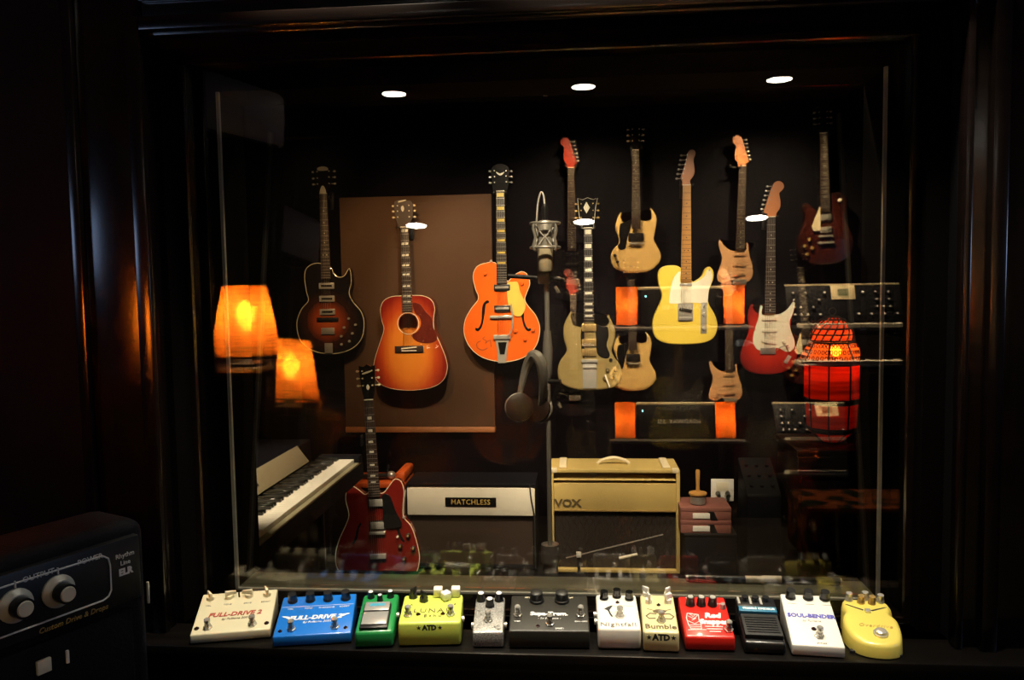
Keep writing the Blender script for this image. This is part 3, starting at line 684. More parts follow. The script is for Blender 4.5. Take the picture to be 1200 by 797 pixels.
def bolt_on(body, guard, fb, head, pick):
    pg = c([(104, 512), (94, 512), (88, 560), (72, 615), (69, 655), (83, 684), (110, 690), (165, 680), (200, 696), (228, 686), (233, 655), (218, 612), (212, 575), (224, 540), (231, 504), (224, 494), (206, 520), (180, 540), (158, 545), (104, 545)])
    ex = [('poly', 'pickguard', guard, pg, -0.0024, -0.0003)]
    for (yy, ro) in ((562, 0), (610, 0), (656, 0.16)): ex.append(('box', 'pickup', pick, 0, P(0, yy)[1], 60 * s, 14 * s, -0.008, -0.001, ro))
    ex += [('box', 'bridge', 'steel', -0.006, P(0, 692)[1], 60 * s, 26 * s, -0.010, 0.0), ('disc', 'knob', pick, *P(190, 655), 0.0105, -0.016, -0.002), ('disc', 'knob', pick, *P(203, 672), 0.0105, -0.016, -0.002), ('disc', 'knob', pick, *P(212, 688), 0.0105, -0.016, -0.002),
           ('box', 'jack_plate', 'chrome', *P(206, 728), 16 * s, 36 * s, -0.003, 0.001, 0.5), ('tube', 'vibrato_arm', 'chrome', [(P(160, 690)[0], -0.014, P(160, 690)[1]), (P(175, 676)[0], -0.022, P(175, 676)[1]), (P(205, 668)[0], -0.022, P(205, 668)[1])], 0.0025)]
    return dict(outline=c([(108, 535), (92, 536), (78, 522), (68, 502), (55, 514), (48, 555), (53, 605), (44, 640), (28, 680), (20, 720), (30, 760), (66, 783), (125, 790), (180, 784), (220, 765), (243, 730), (246, 695), (232, 650), (219, 605), (223, 562), (236, 518), (236, 494), (224, 488), (207, 518), (182, 536), (158, 540)]),
                thick=0.045, bevel=0.010, body_mat=body, nut=P(0, 155)[1], fb_end=P(0, 540)[1], wn=0.042, we=0.057, neck_z=P(0, 545)[1], fb_mat=fb, neck_mat='maple', bridge_z=P(0, 692)[1],
                inlays=(3, 5, 7, 9, 12, 15, 17, 19, 21), inlay_type='dot', head=c([(116, 155), (117, 142), (104, 135), (110, 112), (122, 74), (131, 44), (142, 20), (160, 12), (177, 21), (181, 38), (172, 51), (163, 62), (168, 92), (167, 118), (154, 138), (148, 155)]),
                head_mat=head, tuner_mat='chrome', tuners=[(P(128 - 4.2 * k, 0)[0], P(0, 32 + 18 * k)[1], -1) for k in range(6)], extras=ex)


guitar('solid_body_guitar', 'red sunburst double-cutaway electric guitar with mint white pickguard beside the lantern', (1.010, GY, 1.028), (0, math.radians(0.4), 0), bolt_on('burst_strat', 'guard_mint', 'rosewood', 'maple_head', 'ivory'))
# --- cherry semi-hollow on a floor stand
s = 0.00123; c = cv(160, 858, s, 0.0527, 145); P = lambda x, y: c([(x, y)])[0]
ES_Y = 3.65; zn = (858 - 145) * s
fh = [(118, 620), (124, 628), (116, 640), (112, 660), (106, 684), (94, 702), (86, 700), (92, 690), (100, 668), (104, 648)]
E0 = [('poly', 'pickguard', 'guard_black', c([(208, 516), (240, 522), (262, 580), (284, 622), (278, 642), (216, 640), (212, 580)]), -0.010, -0.007),
      ('box', 'pickup', 'chrome', 0.004, P(0, 545)[1], 54 * s, 28 * s, -0.012, 0.001), ('box', 'pickup_ring', 'black_plastic', 0.004, P(0, 545)[1], 64 * s, 36 * s, -0.006, 0.001),
      ('box', 'pickup', 'chrome', 0.003, P(0, 633)[1], 54 * s, 28 * s, -0.012, 0.001), ('box', 'pickup_ring', 'black_plastic', 0.003, P(0, 633)[1], 64 * s, 36 * s, -0.006, 0.001),
      ('box', 'bridge', 'chrome', 0.002, P(0, 662)[1], 62 * s, 12 * s, -0.016, 0.0), ('box', 'tailpiece', 'chrome', 0.0, P(0, 752)[1], 64 * s, 20 * s, -0.018, 0.0),
      ('poly', 'f_hole', 'guard_black', c(fh), -0.0006, 0.002), ('poly', 'f_hole', 'guard_black', [(-x + 0.004, z) for x, z in c(fh)], -0.0006, 0.002),
      ('disc', 'switch', 'ivory', *P(268, 680), 0.005, -0.016, 0.0), ('disc', 'strap_button', 'chrome', *P(292, 606), 0.006, -0.008, 0.0),
      ('poly', 'head_inlay', 'pearl', [(0, zn + 0.048), (0.008, zn + 0.061), (0, zn + 0.075), (-0.008, zn + 0.061)], -0.0125, -0.008), ('poly', 'head_logo', 'pearl', [(-0.022, zn + 0.130), (0.014, zn + 0.140), (0.018, zn + 0.134), (-0.018, zn + 0.124)], -0.0125, -0.008)]
for (xx, yy) in ((310, 677), (278, 717), (330, 727), (293, 767)): E0.append(('disc', 'knob', 'black_plastic', *P(xx, yy), 0.011, -0.015, 0.0)); E0.append(('disc', 'knob_cap', 'gold', *P(xx, yy), 0.006, -0.017, -0.012))
guitar('semi_hollow_guitar', 'cherry red semi-hollow electric guitar on a floor stand before the orange cabinet', (-0.966, ES_Y, 0.122), (math.radians(-4), math.radians(-3.0), 0), dict(
    outline=c([(160, 505), (138, 511), (114, 492), (90, 478), (68, 492), (62, 530), (74, 585), (64, 622), (36, 680), (20, 735), (24, 790), (60, 838), (120, 856), (198, 862), (270, 856), (330, 835), (352, 780), (346, 720), (322, 645), (292, 606), (290, 560), (294, 505), (282, 468), (258, 458), (232, 488), (216, 506), (200, 510)]),
    thick=0.045, bevel=0.005, body_mat='body_cherry', binding='cream', nut=zn, fb_end=P(0, 520)[1], wn=0.044, we=0.057, neck_z=P(0, 500)[1], fb_mat='rosewood', neck_mat='body_cherry', bridge_z=P(0, 662)[1], string_z=P(0, 750)[1],
    inlays=(3, 5, 7, 9, 12, 15, 17), inlay_type='small', head=[(-0.022, zn), (-0.030, zn + 0.04), (-0.036, zn + 0.09), (-0.040, zn + 0.165), (-0.018, zn + 0.160), (0, zn + 0.172), (0.018, zn + 0.160), (0.040, zn + 0.165), (0.036, zn + 0.09), (0.030, zn + 0.04), (0.022, zn)], head_smooth=False, head_mat='black_gloss', tuner_mat='cream',
    tuners=[(-0.037, zn + q, -1) for q in (0.07, 0.105, 0.14)] + [(0.037, zn + q, 1) for q in (0.07, 0.105, 0.14)], extras=E0))
gs = thing('guitar_stand', 'black tubular floor stand under the cherry red guitar', 'guitar stand', (-0.962, 3.69, 0))
for sx in (-1, 1): MB().tube([(0, 0.075, 0.24), (sx * 0.10, 0.03, 0.12), (sx * 0.16, -0.12, 0.010)], 0.009).build('leg', 'black', gs)
MB().tube([(0, 0.075, 0.24), (0, 0.09, 0.010)], 0.009).build('leg', 'black', gs)
for sx in (-1, 1): MB().tube([(sx * 0.02, 0.07, 0.22), (sx * 0.07, 0.04, 0.117), (sx * 0.07, -0.05, 0.113), (sx * 0.07, -0.055, 0.14)], 0.007).build('cradle_arm', 'rubber', gs)
# wall hooks of the far wall
for lb, x, z in (('black wall hook holding the dark sunburst hollow-body guitar', -1.42, 2.03), ('black wall hook holding the sunburst acoustic guitar', -0.956, 1.85), ('black wall hook holding the orange hollow-body guitar', -0.43, 2.03),
                 ('black wall hook holding the antique white horned guitar', 0.045, 1.83), ('black wall hook holding the butter yellow guitar', 0.573, 2.045), ('black wall hook holding the red sunburst guitar with mint pickguard', 1.015, 1.865)):
    hanger(lb, x, LIVE_BACK if 'acoustic' not in lb else LIVE_BACK - 0.036, z, -1, 'wall hooks on the far wall')

# ------------------------------------------------------------------ live room
pn = thing('sound_absorber', 'brown fabric sound absorber behind the sunburst acoustic guitar', 'wall panel', (-0.925, LIVE_BACK, 0.70))
MB().rbox(-0.435, 0.435, -0.035, 0, 0.03, 1.345, b=0.006).build('fabric', 'brown_panel', pn)
MB().rbox(-0.435, 0.435, -0.045, 0, 0.0, 0.03, b=0.003).build('rail', 'panel_trim', pn)
# tweed combo amplifier
vx = thing('combo_amplifier', 'cream tweed combo amplifier with dark diamond grille on the live room floor', 'amplifier', (0.168, 4.13, 0))
vw, vh = 0.338, 0.565
b = MB(); b.rbox(-vw, vw, 0, 0.27, vh - 0.020, vh, b=0.006); b.rbox(-vw, -vw + 0.020, 0, 0.27, 0.012, vh - 0.018, b=0.004); b.rbox(vw - 0.020, vw, 0, 0.27, 0.012, vh - 0.018, b=0.004); b.rbox(-vw + 0.018, vw - 0.018, 0, 0.27, 0.012, 0.030, b=0.004)
b.box(-vw + 0.018, vw - 0.018, 0.24, 0.265, 0.03, vh - 0.02); b.build('cabinet', 'tweed', vx)
MB().rbox(-vw + 0.019, vw - 0.019, 0.014, 0.05, 0.342, vh - 0.022 - 0.055, b=0.003).build('front_panel', 'tweed', vx)
b = MB(); b.hexa([(-vw + 0.02, 0.05, vh - 0.075), (vw - 0.02, 0.05, vh - 0.075), (-vw + 0.02, 0.16, vh - 0.055), (vw - 0.02, 0.16, vh - 0.055), (-vw + 0.02, 0.008, vh - 0.060), (vw - 0.02, 0.008, vh - 0.060), (-vw + 0.02, 0.16, vh - 0.02), (vw - 0.02, 0.16, vh - 0.02)], 0.002); b.build('top_slope', 'tweed', vx)
b = MB(); b.box(-vw + 0.02, vw - 0.02, 0.028, 0.045, 0.03, 0.345); b.build('grille_board', 'grille_dark', vx)
b = MB()
for k in range(-9, 26):     # raised diamond weave of the grille cloth
    for sgn in (1, -1):
        x0 = -vw + 0.02 + k * 0.034
        pts = []
        for t in (0, 1):
            z = 0.032 + t * 0.306; x = x0 + sgn * t * 0.306 * 0.55 + (0 if sgn > 0 else 0.0)
            pts.append((x, z))
        (xa, za), (xb, zb) = pts
        lo, hi = -vw + 0.021, vw - 0.021
        def cut(xa, za, xb, zb):
            if xa > xb: xa, za, xb, zb = xb, zb, xa, za
            if xb < lo or xa > hi: return None
            if xa < lo: za += (zb - za) * (lo - xa) / (xb - xa); xa = lo
            if xb > hi: zb = za + (zb - za) * (hi - xa) / (xb - xa); xb = hi
            return xa, za, xb, zb
        q = cut(xa, za, xb, zb)
        if q: b.tube([(q[0], 0.0275, q[1]), (q[2], 0.0275, q[3])], 0.0012, 4)
b.build('grille_weave', 'wood_brown', vx, kind='stuff')
MB().rbox(-vw + 0.018, vw - 0.018, 0.006, 0.016, 0.338, 0.346, b=0.002).build('piping', 'gold', vx)
b = MB(); b.tube(smooth([(-0.085, 0.13, vh + 0.002), (-0.06, 0.13, vh + 0.020), (0, 0.13, vh + 0.034), (0.06, 0.13, vh + 0.020), (0.085, 0.13, vh + 0.002)], 5, False), 0.009); b.build('handle', 'cream', vx)
for sx in (-1, 1): MB().rbox(sx * 0.27 - 0.020 , sx * 0.27 + 0.020, 0.02, 0.24, vh, vh + 0.012, b=0.004).build('strap', 'cream', vx)
for sx in (-1, 1):
    MB().rbox(sx * 0.315 - 0.016, sx * 0.315 + 0.016, -0.002, 0.03, vh - 0.018, vh + 0.004, b=0.003).build('corner', 'cream', vx)
lettering('VOX', 0.056, 'brown_print', vx, (-0.245, 0.011, 0.380), (PI / 2, 0, 0), 'badge', spacing=1.0, bold=0.0015, sx=1.15, ext=0.002)
for sx in (-0.28, 0.28): MB().rbox(sx - 0.02, sx + 0.02, 0.03, 0.24, 0.0, 0.013, b=0.002).build('foot', 'rubber', vx)
# white-topped combo
mc = thing('combo_amplifier', 'dark combo amplifier with white upper panel and black name plate', 'amplifier', (-0.597, 4.17, 0))
b = MB(); b.rbox(-0.350, 0.350, 0, 0.26, 0.460, 0.478, b=0.005); b.rbox(-0.350, -0.332, 0, 0.26, 0.01, 0.462, b=0.004); b.rbox(0.332, 0.350, 0, 0.26, 0.01, 0.462, b=0.004); b.rbox(-0.334, 0.334, 0, 0.26, 0.01, 0.030, b=0.004); b.box(-0.334, 0.334, 0.235, 0.255, 0.03, 0.46)
b.build('cabinet', 'black_tolex', mc)
MB().rbox(-0.345, 0.345, -0.006, 0.04, 0.304, 0.452, b=0.003).build('upper_panel', 'panel_white', mc)
MB().box(-0.334, 0.334, 0.02, 0.04, 0.03, 0.304).build('grille', 'grille_brown', mc)
pl = MB().rbox(-0.138, 0.138, -0.010, -0.004, 0.351, 0.402, b=0.002).build('name_plate', 'black_gloss', mc)
lettering('MATCHLESS', 0.040, 'gold_print', mc, (0, -0.0105, 0.3765), (PI / 2, 0, 0), 'lettering', spacing=1.08, bold=0.0002, sx=0.93)
MB().tube([(0.318, -0.012, 0.475), (0.325, -0.014, 0.40), (0.342, -0.012, 0.30), (0.345, -0.02, 0.02)], 0.004).build('cable', 'rubber', mc)
# orange cabinet behind the cherry guitar
oc = thing('cabinet', 'orange covered cabinet standing behind the cherry red guitar', 'cabinet', (-1.205, 4.25, 0))
MB().rbox(-0.225, 0.225, 0.0, 0.22, 0.0, 0.43, b=0.006).build('body', 'wood_brown', oc)
MB().rbox(-0.235, 0.235, -0.015, 0.23, 0.43, 0.462, b=0.008).build('top', 'orange_tolex', oc)
MB().rbox(0.185, 0.235, -0.005, 0.23, 0.462, 0.52, b=0.012).build('raised_end', 'orange_tolex', oc)
MB().box(-0.20, 0.20, -0.004, 0.002, 0.05, 0.40).build('front_cloth', 'grille_brown', oc)
hm = thing('microphone', 'black handheld microphone with round grille lying on the orange cabinet', 'microphone', (-1.11, 4.30, 0.480))
MB().cyl((-0.14, 0, 0.0), (0.03, 0, 0.006), 0.011, 0.016).build('handle', 'black_plastic', hm)
MB().sphere((0.052, 0, 0.008), 0.024, 14).build('grille', 'steel', hm)
# stage piano along the left wall
kp = thing('stage_piano', 'black electric stage piano with silver rail beside the cherry guitar', 'piano', (-1.035, 2.22, 0))
MB().rbox(-0.50, 0.035, -0.03, 1.32, 0.66, 0.735, b=0.006).build('key_bed', 'black_tolex', kp)
b = MB(); b.rbox(-0.50, -0.210, -0.03, 1.32, 0.735, 0.840, b=0.006); b.build('case', 'black_tolex', kp)
b = MB(); b.hexa([(-0.160, 0.0, 0.772), (-0.154, 0.0, 0.778), (-0.160, 1.13, 0.772), (-0.154, 1.13, 0.778), (-0.212, 0.0, 0.842), (-0.206, 0.0, 0.848), (-0.212, 1.13, 0.842), (-0.206, 1.13, 0.848)], 0.0008); b.build('control_rail', 'rail_silver', kp)
MB().box(-0.002, 0.002, 0.50, 0.62, -0.016, 0.016).build('name_badge', 'black', kp, (-0.179, 0, 0.812), (0, -0.64, 0))
for k in (0, 1.26): MB().rbox(-0.155, 0.035, k - 0.015, k + 0.012 + (0.03 if k else 0), 0.735, 0.775, b=0.004).build('cheek_block', 'black_tolex', kp)
KW = 1.235 / 52
for k in range(52):
    MB().rbox(-0.150, 0.012, 0.014 + k * KW, 0.014 + (k + 1) * KW - 0.0012, 0.735, 0.762, b=0.0012, seg=1).build('white_key', 'keys_white', kp)
    if k % 7 in (0, 1, 3, 4, 5) and k < 51:
        MB().rbox(-0.150, -0.052, 0.014 + (k + 1) * KW - 0.0062, 0.014 + (k + 1) * KW + 0.0050, 0.755, 0.774, b=0.0012, seg=1).build('black_key', 'keys_black', kp)
MB().rbox(0.013, 0.035, 0.0, 1.28, 0.735, 0.746, b=0.003).build('key_slip', 'rail_silver', kp)
for yy in (0.06, 1.10):
    for xx in (-0.44, -0.10): MB().cyl((xx, yy, 0.0), (xx, yy, 0.665), 0.016).build('leg', 'black', kp)
# big condenser microphone on a stand with headphones
ms = thing('microphone_stand', 'tall chrome microphone stand with a weighted tube base', 'microphone stand', (-0.117, 2.80, 0))
MB().lathe([(0.15, 0), (0.15, 0.012), (0.03, 0.022), (0.02, 0.03)], 24).build('base', 'black', ms)
MB().cyl((0, 0, 0.02), (0, 0, 0.60), 0.028).build('lower_tube', 'silver_paint', ms)
MB().lathe([(0.020, 0.60), (0.032, 0.604), (0.034, 0.55), (0.034, 0.54)], 16, None, False).build('collar', 'steel', ms)
MB().cyl((0, 0, 0.60), (0, 0, 1.54), 0.0085).build('pole', 'silver_paint', ms)
MB().lathe([(0.010, 1.20), (0.016, 1.22), (0.018, 1.30), (0.012, 1.37)], 16).build('clutch', 'silver_paint', ms)
MB().cyl((0.05, 0, 1.55), (-0.135, -0.02, 1.565), 0.008).build('cross_bar', 'black', ms)
MB().rbox(-0.03, 0.012, -0.022, 0.018, 1.535, 1.58, b=0.004).build('clamp', 'silver_paint', ms)
MB().cyl((0, 0, 1.19), (0.045, -0.01, 1.19), 0.009).build('knob', 'black_plastic', ms)
lm = thing('condenser_microphone', 'silver studio condenser microphone in a spider shock mount', 'microphone', (-0.119, 2.765, 1.575))
b = MB(); b.lathe([(0.022, 0.0), (0.027, 0.006), (0.027, 0.085)], 18); b.build('grille', 'cream', lm)
MB().lathe([(0.025, 0.085), (0.025, 0.165), (0.018, 0.178)], 18).build('barrel', 'silver_paint', lm)
MB().lathe([(0.010, 0.178), (0.011, 0.22), (0.006, 0.235)], 14).build('connector', 'black_plastic', lm)
MB().tube(smooth([(0, 0, 0.23), (-0.004, 0, 0.265), (-0.014, 0.002, 0.272), (-0.026, 0.012, 0.22), (-0.03, 0.03, 0.10), (0.0, 0.03, 0.0)], 5, False), 0.0032).build('cable', 'white', lm)
for (r, z) in ((0.050, 0.168), (0.050, 0.085)):
    MB().tube([(r * math.cos(a * PI / 12), r * math.sin(a * PI / 12), z) for a in range(24)], 0.0048, 8, True).build('mount_ring', 'silver_paint', lm)
for k in range(4):
    a = PI / 4 + k * PI / 2; u = Vector((math.cos(a), math.sin(a), 0))
    MB().tube([u * 0.050 + Vector((0, 0, 0.165)), u * 0.056 + Vector((0, 0, 0.150)), u * 0.046 + Vector((0, 0, 0.12)), u * 0.056 + Vector((0, 0, 0.09)), u * 0.050 + Vector((0, 0, 0.075))], 0.0042).build('mount_strut', 'silver_paint', lm)
    for j in (-1, 1):
        w = Vector((math.cos(a + j * 0.7), math.sin(a + j * 0.7), 0))
        MB().tube([u * 0.050 + Vector((0, 0, 0.165)), w * 0.026 + Vector((0, 0, 0.12)), u * 0.050 + Vector((0, 0, 0.075))], 0.0022, 5).build('elastic_cord', 'white', lm)
MB().tube([(0, 0.048, 0.12), (0, 0.055, 0.06), (0.002, 0.036, 0.0)], 0.005).build('mount_bracket', 'chrome', lm)
hp = thing('headphones', 'silver and black headphones hanging from the microphone stand', 'headphones', (-0.165, 2.77, 1.06))
MB().tube(smooth([(0.020, 0.03, 0.04), (0.033, -0.01, 0.13), (0.026, -0.03, 0.205), (0.0, -0.015, 0.228), (-0.028, 0.005, 0.18), (-0.050, 0.0, 0.095)], 5, False), [0.009 + 0.011 * math.sin(PI * k / 25) for k in range(26)]).build('headband', 'silver_paint', hp)
for (px_, py_, pz, an) in ((-0.052, -0.02, 0.046, 0.25), (0.018, 0.045, 0.030, -0.5)):
    Mx = Matrix.Translation((px_, py_, pz)) @ Matrix.Rotation(an, 4, 'Z') @ Matrix.Rotation(-0.25, 4, 'X') @ Matrix.Rotation(PI / 2, 4, 'X')
    cup = MB().lathe([(0.020, -0.022), (0.042, -0.020), (0.047, -0.006), (0.047, 0.004)], 22, Mx).build('ear_cup', 'black_plastic', hp)
    MB().lathe([(0.030, 0.004), (0.046, 0.006), (0.048, 0.020), (0.030, 0.026)], 22, Mx).build('ear_pad', 'wood_brown', cup)
    MB().lathe([(0.0475, -0.008), (0.051, -0.004), (0.051, 0.004), (0.0475, 0.006)], 22, Mx, False).build('cup_ring', 'silver_paint', cup)
# low boom stand before the tweed amplifier
bs = thing('boom_stand', 'low black boom microphone stand in front of the tweed amplifier', 'microphone stand', (-0.02, 3.72, 0))
MB().lathe([(0.10, 0), (0.10, 0.012), (0.02, 0.02)], 20).build('base', 'black', bs)
MB().cyl((0, 0, 0.015), (0, 0, 0.26), 0.007).build('pole', 'black', bs)
MB().cyl((-0.06, 0, 0.232), (0.40, 0.02, 0.345), 0.0035, n=8).build('boom_arm', 'steel', bs)
MB().rbox(-0.012, 0.012, -0.012, 0.012, 0.238, 0.262, b=0.003).build('clutch', 'white', bs)
MB().cyl((0.19, -0.012, 0.238), (0.275, -0.004, 0.256), 0.008, 0.007).build('microphone_body', 'ivory', bs)
MB().tube([(0.20, -0.01, 0.246), (0.22, 0.0, 0.295)], 0.003).build('clip', 'black', bs)
# boxes, cabasa, outlet
cr = thing('crate', 'black crate under the two pink boxes', 'crate', (0.645, 4.02, 0))
MB().rbox(-0.13, 0.13, 0.0, 0.24, 0.0, 0.25, b=0.005).build('case', 'black_tolex', cr)
MB().rbox(-0.132, 0.132, -0.005, 0.245, 0.25, 0.262, b=0.003).build('lid', 'black', cr)
for k, (z0, lb) in enumerate(((0.262, 'pink cardboard box with white label, lower of the two on the crate'), (0.328, 'pink box with white label under the wooden cabasa'))):
    bx_ = thing('storage_box', lb, 'box', (0.622, 4.03, z0), 0, 'boxes beside the tweed amplifier')
    MB().rbox(-0.125, 0.125, 0, 0.20, 0, 0.052, b=0.002).build('carton', 'pink_box', bx_)
    MB().rbox(-0.127, 0.127, -0.002, 0.202, 0.046, 0.066, b=0.002).build('lid', 'pink_box', bx_)
    MB().rbox(-0.065, 0.020, -0.004, 0.001, 0.010, 0.038, b=0.001).build('label_card', 'white', bx_)
    MB().hexa([(0.025, -0.0035, 0.0), (0.060, -0.0035, 0.0), (0.025, 0.001, 0.0), (0.060, 0.001, 0.0), (0.010, -0.0035, 0.046), (0.040, -0.0035, 0.046), (0.010, 0.001, 0.046), (0.040, 0.001, 0.046)], 0).build('tape', 'black', bx_)
cb = thing('cabasa', 'wooden cabasa with beaded drum and upright handle on the pink box', 'percussion', (0.592, 4.10, 0.394))
MB().lathe([(0.030, 0), (0.040, 0.006), (0.040, 0.045), (0.034, 0.050)], 22).build('beaded_drum', 'steel', cb)
MB().lathe([(0.034, 0.050), (0.046, 0.052), (0.046, 0.060), (0.012, 0.068)], 22).build('top_disc', 'wood_light', cb)
MB().lathe([(0.010, 0.066), (0.009, 0.10), (0.012, 0.17), (0.008, 0.178)], 14).build('handle', 'wood_light', cb)
ot = thing('wall_outlet', 'white wall outlet plate with two black plugs', 'outlet', (0.785, LIVE_BACK, 0.365))
MB().rbox(-0.063, 0.063, -0.008, 0, -0.063, 0.063, b=0.003).build('plate', 'white', ot)
for sx in (-0.025, 0.028):
    MB().cyl((sx, -0.006, -0.02), (sx, -0.045, -0.024), 0.015, 0.010).build('plug', 'black_plastic', ot)
    MB().tube([(sx, -0.043, -0.024), (sx - 0.004, -0.055, -0.06), (sx - 0.03, -0.05, -0.15), (sx - 0.02, -0.04, -0.34)], 0.004).build('cord', 'rubber', ot)
MB().rbox(-0.034, 0.034, -0.010, -0.006, -0.005, 0.046, b=0.002).build('socket_insert', 'ivory', ot)
# small mixer amp right of the outlet
da = thing('mixer', 'dark mixing console with grey sloped panel beside the outlet', 'mixer', (0.955, 4.22, 0.0))
MB().rbox(-0.088, 0.088, 0, 0.26, 0.0, 0.40, b=0.006).build('case', 'black_tolex', da)
MB().hexa([(-0.088, 0.0, 0.40), (0.088, 0.0, 0.40), (-0.088, 0.26, 0.40), (0.088, 0.26, 0.40), (-0.088, 0.01, 0.415), (0.088, 0.01, 0.415), (-0.088, 0.26, 0.555), (0.088, 0.26, 0.555)], 0.003).build('sloped_panel', 'amp_grey', da)
for k in range(3):
    for j in range(3):
        MB().lathe([(0.011, 0), (0.010, 0.014)], 10, Matrix.Translation((-0.055 + k * 0.055, 0.06 + j * 0.07, 0.44 + j * 0.0392)) @ Matrix.Rotation(math.radians(29), 4, 'X')).build('knob', 'black_plastic', da)
# console under the lantern
oz = thing('console', 'dark wooden console carrying the red lantern', 'console', (1.36, 4.02, 0))
MB().rbox(-0.29, 0.38, 0, 0.42, 0.0, 0.66, b=0.006).build('body', 'wood_brown', oz)
MB().rbox(-0.30, 0.40, -0.02, 0.43, 0.66, 0.695, b=0.006).build('top', 'wood_brown', oz)
for sx in (-0.12, 0.21):
    dr = MB().rbox(sx - 0.15, sx + 0.15, -0.010, 0.004, 0.10, 0.58, b=0.004).build('door', 'wood_brown', oz)
    MB().sphere((sx + (0.12 if sx < 0 else -0.12), -0.018, 0.36), 0.012, 10).build('knob', 'gold', dr)
MB().rbox(0.005, 0.065, -0.026, -0.018, 0.635, 0.668, b=0.002).build('label_card', 'cream', oz)
# moroccan lantern
LN = thing('lantern', 'red glass Moroccan lantern with dark metal frame, glowing on the console', 'lantern', (1.285, 4.20, 0.701))
tiers = [(0.0, 0.050), (0.055, 0.108), (0.075, 0.122), (0.205, 0.130), (0.225, 0.136), (0.405, 0.137), (0.425, 0.163), (0.515, 0.112)]


def octp(r, k): a = PI / 8 + k * PI / 4; return Vector((r * math.cos(a), r * math.sin(a)))


fr = MB()
for (z, r) in tiers:
    fr.tube([(*octp(r, k), z) for k in range(8)], 0.005, 6, True)
for k in range(8): fr.tube([(*octp(r, k), z) for z, r in tiers], 0.0042, 6)
fr.build('metal_frame', 'iron', LN)
for t in range(len(tiers) - 1):
    (z0, r0), (z1, r1) = tiers[t], tiers[t + 1]
    if t in (1, 3, 5): mt = 'iron'
    else: mt = 'pane_amber' if t == 6 else 'pane_red'
    for k in range(8):
        a, b2, c2, d2 = octp(r0, k), octp(r0, k + 1), octp(r1, k + 1), octp(r1, k)
        q = [Vector((*a, z0)), Vector((*b2, z0)), Vector((*c2, z1)), Vector((*d2, z1))]
        n = (q[1] - q[0]).cross(q[3] - q[0]).normalized() * 0.002
        pm = MB(); pm.add([p - n for p in q] + [p for p in q], [(3, 2, 1, 0), (4, 5, 6, 7), (0, 1, 5, 4), (1, 2, 6, 5), (2, 3, 7, 6), (3, 0, 4, 7)])
        pm.build('pane' if mt != 'iron' else 'band', mt, LN)
# pierced filigree over the shoulder panes and the pierced dome
fg = MB()
for k in range(8):
    for i in range(5):
        for j in range(3):
            u = (i + 0.5) / 5; v = (j + 0.5) / 3
            z = 0.425 + 0.09 * v; r = 0.163 - 0.051 * v
            p = octp(r + 0.002, k).lerp(octp(r + 0.002, k + 1), u)
            c0 = Vector((p.x, p.y, z)); n = Vector((p.x, p.y, 0)).normalized(); tdir = Vector((-n.y, n.x, 0))
            fg.tube([c0 + tdir * 0.007 * math.cos(q * PI / 3) + Vector((0, 0, 0.011 * math.sin(q * PI / 3))) - n * 0.003 * math.sin(q * PI / 3) for q in range(6)], 0.0022, 4, True)
fg.build('filigree', 'iron', LN, kind='stuff')
dm = MB()
for j in range(7):
    th = j / 6 * PI / 2 * 0.96; r = 0.108 * math.cos(th); z = 0.525 + 0.125 * math.sin(th)
    dm.tube([(r * math.cos(a * PI / 10), r * math.sin(a * PI / 10), z) for a in range(20)], 0.004, 5, True)
for k in range(16):
    dm.tube([(0.108 * math.cos(j / 8 * PI / 2) * math.cos(k * PI / 8 + j * 0.12), 0.108 * math.cos(j / 8 * PI / 2) * math.sin(k * PI / 8 + j * 0.12), 0.525 + 0.125 * math.sin(j / 8 * PI / 2)) for j in range(9)], 0.004, 5)
dm.build('pierced_dome', 'iron', LN)
MB().lathe([(0.103, 0.525), (0.095, 0.57), (0.066, 0.615), (0.02, 0.643)], 16, None, False).build('dome_lining', 'pane_red', LN)
MB().tube([(0.018 * math.cos(a * PI / 8), 0, 0.672 + 0.018 * math.sin(a * PI / 8)) for a in range(16)], 0.003, 6, True).build('ring', 'iron', LN)
MB().sphere((0.015, -0.01, 0.47), 0.028, 14).build('bulb', 'bulb_red', LN)
# cables on the floor, pencil microphones on the sill
for k, (x, y, r, lb) in enumerate(((0.80, 3.55, 0.15, 'coil of black cable on the floor before the boxes'), (1.10, 3.62, 0.17, 'coil of black cable on the floor before the console'))):
    b = MB(); pts = []
    for i in range(90):
        a = i * 0.42; rr = r * (0.78 + 0.22 * math.sin(i * 0.37 + k)); pts.append((x * 0 + rr * math.cos(a), rr * 0.8 * math.sin(a), 0.006 + 0.0011 * i + 0.006 * math.sin(i * 1.3)))
    b.tube(pts, 0.005, 6)
    o = b.build('cable_coil', 'rubber', None, (x, y, 0)); tag(o, lb, 'cable')
for (x, s_, lb) in ((0.309, 1, 'black pencil microphone on the sill, nearer the tweed amplifier'), (0.470, -1, 'black pencil microphone on the sill, nearer the red lantern')):
    m_ = thing('pencil_microphone', lb, 'microphone', (x, 1.730, OZ0 + 0.0098), math.radians(-1.5))
    MB().cyl((-0.08 * s_, 0, 0), (0.042 * s_, 0, 0), 0.0075).build('barrel', 'black_plastic', m_)
    MB().cyl((0.042 * s_, 0, 0), (0.082 * s_, 0, 0), 0.0078).build('capsule', 'ivory', m_)
    MB().cyl((-0.084 * s_, 0, 0), (-0.08 * s_, 0, 0), 0.006).build('connector', 'steel', m_)

# ------------------------------------------------------------------ control room (its guitars, lamps and keyboards show as reflections in the two panes)
WBK = -2.10
GC = -2.0    # plane of guitar tops on the control room wall
